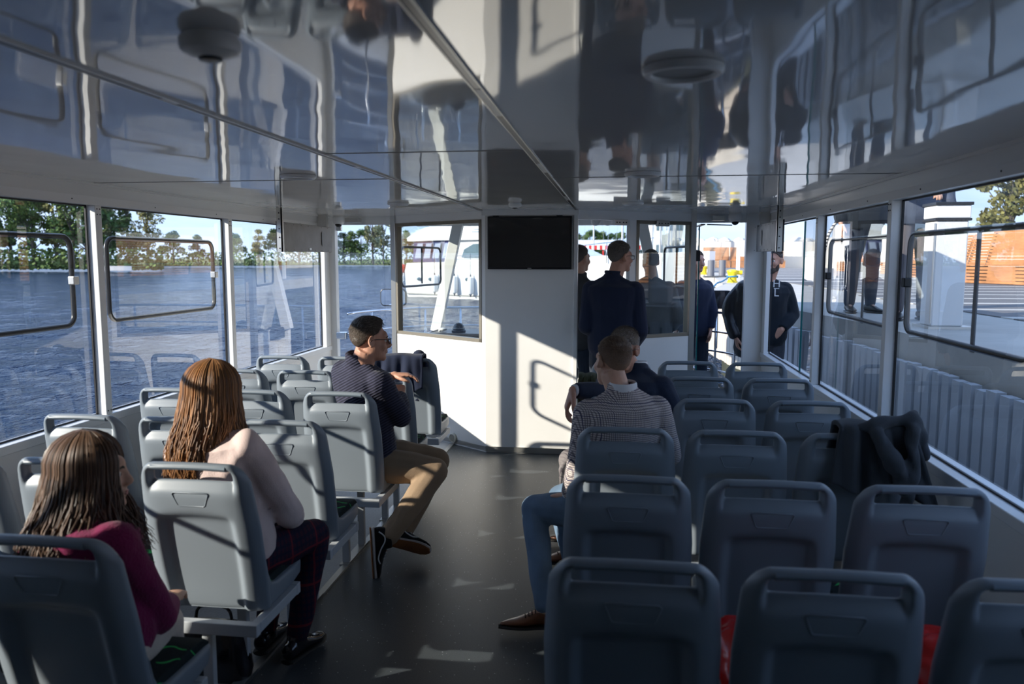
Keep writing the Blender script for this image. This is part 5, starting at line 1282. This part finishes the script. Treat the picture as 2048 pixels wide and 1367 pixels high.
# man in the checked blazer
person('man in grey checked blazer and blue jeans seated on the right aisle seat', dict(
    s=.98, pel=(.05, 3.63, .585), neck=(.045, 3.60, 1.095), hip=-66, sh=-14, head=(-32, -6, -8), hc=(-.008, 3.665, 1.238), hs=.98, vx=.0085,
    arms={'L': ((-.155, 3.505, .755), (-.205, 3.60, .600), (-.7, .5, -.2), (0, -.2, -1), 35), 'R': ((.275, 3.72, .78), (.12, 3.90, .66), (-1, .3, 0), (0, 0, -1), 30)},
    legs={'L': ((-.375, 3.665, .510), (-.300, 3.43, .10), (-1, -.18, 0), -UP), 'R': ((-.26, 3.83, .52), (-.17, 3.80, .10), (-1, .1, 0), -UP)},
    hair='short', hairm=h_fade, strandm=st_br, hthk=.009, hl=.8, shirt=wht,
    top=dict(name='blazer', m=blazer, inf=.024, collar=(.03, .068), fold=.0028, fs=20), bot=dict(name='jeans', m=denim, inf=.010, fold=.0035, fs=40), shoes=brogue))
# man in the navy suit
person('man in navy suit turned back over his seat, hand hanging toward the aisle', dict(
    s=1.0, pel=(.10, 4.46, .585), neck=(.125, 4.50, 1.075), hip=-82, sh=-148, head=(-150, -8, 0), hc=(.055, 4.455, 1.205), hs=1.0, vx=.0085, skin=skin2, girth=1.05,
    arms={'R': ((-.02, 4.27, .985), (-.215, 4.13, 1.02), (-.35, -.05, -1), (1, .1, -.3), 30), 'L': ((.375, 4.36, .80), (.20, 4.30, .66), (-1, .1, 0), (0, 0, -1), 30)},
    legs={'R': ((-.25, 4.55, .52), (-.16, 4.54, .10), (-1, 0, 0), -UP), 'L': ((-.235, 4.36, .515), (-.205, 4.22, .10), (-1, -.2, 0), -UP)},
    hair='short', hairm=h_grey, strandm=st_gr, hthk=.010, hl=.9, shirt=wht, glasses=True, hands=1.12,
    top=dict(name='suit_jacket', m=suit, inf=.026, collar=(.03, .07), fold=.004, fs=20), bot=dict(name='checked_trousers', m=gtr, inf=.012), shoes=brogue))
# man with glasses standing at the doorway
person('man standing in navy zip jacket with glasses, right of the television', stand(
    -.015, 6.60, 0, 1.035, 8, girth=1.06, head=(52, -2, 0), hc=(.045, 6.625, 1.735), vx=.010,
    arms={'R': ((.225, 6.57, 1.13), (.17, 6.78, .97), (-.4, 1, 0), (0, 0, -1), 30), 'L': ((-.235, 6.58, 1.15), (-.10, 6.80, 1.05), (.5, 1, 0), (0, 0, -1), 30)},
    hair='short', hairm=h_salt, strandm=st_sa, hthk=.012, glasses=True, skin=skin2, nk=1.05,
    top=dict(name='jacket', m=fleece, inf=.032, collar=(.05, .072), fold=.005, fs=18), bot=dict(name='trousers', m=dk_denim, inf=.014), shoes=plain))
person('man in dark grey jacket half hidden by the bulkhead edge beside the doorway', stand(
    -.335, 7.32, 0, 1.02, 25, head=(40, 0, 0), vx=.012, hair='short', hairm=h_salt, strandm=st_sa, nst=500,
    top=dict(name='jacket', m=gjk, inf=.034, collar=(.04, .075), fold=.004), bot=dict(name='trousers', m=dk_denim, inf=.014), shoes=plain))
person('person in slate grey coat behind the right partition window', stand(
    .36, 8.05, 0, 1.0, -5, head=(-20, -5, 0), girth=1.12, vx=.012, hair='short', hairm=h_salt, strandm=st_sa, nst=500,
    arms={'R': ((.64, 8.04, 1.12), (.55, 8.22, .98), (-.6, 1, 0), (0, 0, -1), 30), 'L': ((.10, 8.02, 1.14), (.18, 8.2, 1.0), (.5, 1, 0), (0, 0, -1), 30)},
    top=dict(name='coat', m=gcoat, inf=.05, t0=-.3, fold=.006, fs=14), bot=dict(name='trousers', m=dk_denim, inf=.014), shoes=plain))
person('man in navy jacket outside beyond the right corner post, hand hanging', stand(
    .90, 8.95, 0, 1.0, 150, head=(150, 0, 0), vx=.012, hair='short', hairm=h_dk, strandm=st_dk, nst=400, skin=skin2,
    arms={'R': ((.68, 8.95, 1.12), (.70, 8.9, .90), (0, 0, -1), (1, 0, 0), 30), 'L': ((1.10, 8.93, 1.13), (1.075, 8.88, .93), (0, 0, -1), (-1, 0, 0), 30)},
    top=dict(name='jacket', m=fleece, inf=.030, fold=.005), bot=dict(name='trousers', m=dk_denim, inf=.014), shoes=plain))
pr, Hf, fr_ = person('bearded man in black hoodie with white letters outside the right front window', stand(
    1.52, 8.10, 0, 1.0, 176, head=(212, -2, 0), hc=(1.575, 8.07, 1.70), girth=1.12, vx=.010, hair='short', hairm=h_dk, strandm=st_dk, beard=True, skin=skin2,
    arms={'R': ((1.215, 8.12, 1.18), (1.22, 8.0, .93), (.2, -.2, -1), (1, 0, 0), 35), 'L': ((1.785, 8.08, 1.16), (1.65, 7.93, 1.02), (-.7, .2, -.7), (.3, .6, 0), 50)},
    top=dict(name='hoodie', m=hood_m, inf=.034, hood=True, fold=.006, fs=20), bot=dict(name='jeans', m=gjean, inf=.016), shoes=plain))
ctr = Vector((1.50, 8.10, 0))
text('H', .105, Vector((1.585, 7.925, 1.475)), Matrix.Rotation(R(90), 3, 'X'), wht, pr)
text('L', .105, Vector((1.585, 7.922, 1.385)), Matrix.Rotation(R(90), 3, 'X'), wht, pr)
MB().box(1.56, 1.61, 7.918, 7.924, 1.427, 1.433).build('letter_bar', wht, pr)
mb = MB(); 
for z, a_, b_2 in ((.86, .20, .16), (1.0, .21, .165), (1.2, .225, .17), (1.38, .235, .17), (1.47, .20, .15), (1.53, .12, .11)):
    pass
mb.limb([(1.30, 8.12, 1.40), (1.195, 8.13, 1.28), (1.165, 8.12, 1.16)], [.098, .088, .075]); mb.limb([(1.165, 8.12, 1.16), (1.18, 8.06, 1.06), (1.20, 8.01, .96)], [.076, .066, .055])
mb.limb([(1.32, 8.10, 1.40), (1.31, 8.09, 1.15), (1.33, 8.08, .82)], [.115, .12, .115])
remesh(mb, 'leather_jacket', leath, pr, .010, 3, (.004, 24))
# men on the quay
person('man in dark anorak and grey trousers resting his hand on the pedestal', stand(
    2.66, 7.42, ZQ, 1.0, 182, vx=.010, hair='short', hairm=h_dk, strandm=st_dk, nst=300,
    arms={'R': ((2.40, 7.15, 2.36), (2.535, 6.82, 2.262), (.35, -1, -.10), (0, 0, -1), 45), 'L': ((2.92, 7.42, 2.30), (2.94, 7.35, 2.07), (0, 0, -1), (-1, 0, 0), 30)},
    top=dict(name='anorak', m=puff, inf=.04, fold=.006), bot=dict(name='trousers', m=gtrs, inf=.02), shoes=plain))
person('man in black jacket and jeans on the quay behind the second right window', stand(
    2.50, 8.35, ZQ, 1.0, 170, vx=.012, hair='short', hairm=h_dk, strandm=st_dk, nst=300,
    top=dict(name='jacket', m=hood_m, inf=.05, t0=-.3, fold=.006), bot=dict(name='jeans', m=dk_denim, inf=.02), shoes=plain))

# ---------------------------------------------------------------- clothes and bags laid on the seats
def drape(name, lab, cat, x0, x1, y0, zt, back, front, m, seed=0, thick=.012, flare=.0, tilt=0, quilt=0, ybase=.06, gp=None, amp=.014):
    o = empty(name, ((x0+x1)/2, y0, zt), lab, cat, gp); nu, nv = 34, 46; mb = MB(); tot = back+front; hw = ybase
    for j in range(nv+1):
        q = j/nv*tot-back          # negative: hanging on the rear side
        for i in range(nu+1):
            u_ = i/nu; x = x0+(x1-x0)*u_
            e_ = 1+(.12*math.sin(u_*9+seed)+.10*math.sin(u_*4+seed*2))
            qq = q*e_ if q < 0 else q
            if qq < -.02: y = y0-.012+.08*(-qq)*.2; z = zt-(-qq)+.02
            elif qq > hw+.02: y = y0+hw+.02+.02; z = zt-(qq-hw)+.02
            else:
                t = (qq+.02)/(hw+.04); y = y0-.012+(hw+.045)*t; z = zt+.012*math.sin(math.pi*t)
            d = abs(min(0, qq)) if qq < 0 else max(0, qq-hw)
            f_ = amp*min(1, d*6+.25)*(math.sin(u_*16+seed+d*3)+.6*math.sin(u_*31+seed*3-d*5))
            y += f_*(-1 if qq < 0 else 1)-(.012 if qq < 0 else -.012); x += flare*d*(u_-.5)*2+tilt*d
            if quilt: y += (-1 if qq < 0 else 1)*.008*abs(math.sin(d*quilt))
            z += .004*math.sin(u_*11+seed)
            mb.v.append((x, y, z))
    for j in range(nv):
        for i in range(nu): a = j*(nu+1)+i; mb.f.append((a, a+1, a+nu+2, a+nu+1))
    c = mb.build('cloth', m, o, smooth=True); s_ = c.modifiers.new('s', 'SOLIDIFY'); s_.thickness = thick; s_.offset = 0
    return o
jn = drape('jacket', 'navy jacket hung over the farthest left aisle seat', 'jacket', -1.735, -1.375, 5.45, 1.015, .26, .42, fleece, 2, flare=.10, tilt=-.12)
MB().limb([(-1.44, 5.58, 1.0), (-1.40, 5.62, .82), (-1.45, 5.60, .62)], [.05, .05, .04]).build('sleeve', fleece, jn, smooth=True)
gc = cloth('grey_wool_coat', (.065, .072, .082), .95)
ct = drape('coat', 'dark grey wool coat thrown over the third right window seat', 'coat', .93, 1.20, 3.29, 1.035, .30, .35, gc, 5, thick=.02, flare=.25, tilt=.12, amp=.022)
mb = MB(); mb.limb([(.98, 3.27, 1.03), (1.08, 3.26, 1.06), (1.17, 3.27, 1.08), (1.215, 3.29, 1.10)], [.018, .024, .028, .02]); mb.limb([(1.20, 3.27, 1.09), (1.235, 3.27, 1.0), (1.265, 3.27, .93)], [.026, .032, .024]); mb.limb([(1.06, 3.24, 1.02), (1.12, 3.215, .92), (1.17, 3.225, .80)], [.030, .036, .030])
mb.limb([(1.19, 3.24, 1.05), (1.20, 3.22, .9), (1.18, 3.24, .72)], [.022, .030, .026])
remesh(mb, 'sleeve', gc, ct, .008, 3, (.006, 40))
drape('quilted_jacket', 'olive green quilted jacket hanging at the aisle edge behind the suited man', 'jacket', -.215, -.10, 4.79, .99, .46, .25, cloth('olive_quilt', (.075, .085, .045), .6), 7, quilt=55, thick=.02)
redp = mat('red_plastic', (.62, .012, .012), .22, spec=.6, bump=(14, .6))
for i, x in enumerate((.50, 1.0)):
    o = empty('red_bag', (x, 2.15, .505), 'shiny red bag lying on the nearest right %s seat' % ('middle' if i == 0 else 'window'), 'bag', 'red bags on the seats')
    mb = MB(); secs = []
    for y, w_, h_ in ((1.99, .12, .08), (2.02, .185, .15), (2.15, .20, .19), (2.28, .195, .17), (2.345, .15, .09)): secs.append([(x+w_*math.copysign(abs(math.cos(a))**.5, math.cos(a)), y, .507+h_/2+h_/2*math.copysign(abs(math.sin(a))**.6, math.sin(a))) for a in [2*math.pi*k/24 for k in range(24)]])
    mb.loft(secs); remesh(mb, 'bag_body', redp, o, .008, 2, (.006, 60), seed=i)
    MB().tube([(x-.1, 2.10, .63), (x-.05, 2.16, .70), (x+.06, 2.15, .69), (x+.1, 2.12, .63)], .008, 6, smooth=4).build('handle', black, o, smooth=True)
hb = empty('handbag', (-1.62, 2.86, .005), 'black handbag on the floor under the woman in pink', 'bag')
mb = MB().loft([[(-1.62+a_*math.copysign(abs(math.cos(q))**.4, math.cos(q)), 2.86+b_2*math.sin(q), z) for q in [2*math.pi*k/24 for k in range(24)]] for z, a_, b_2 in ((.006, .15, .06), (.05, .16, .065), (.18, .14, .05), (.24, .12, .03))])
mb.build('bag_body', patent['m'], hb, autos=True); MB().tube([(-1.70, 2.86, .22), (-1.68, 2.86, .30), (-1.56, 2.86, .30), (-1.54, 2.86, .22)], .007, 6, smooth=4).build('strap', patent['m'], hb, smooth=True)
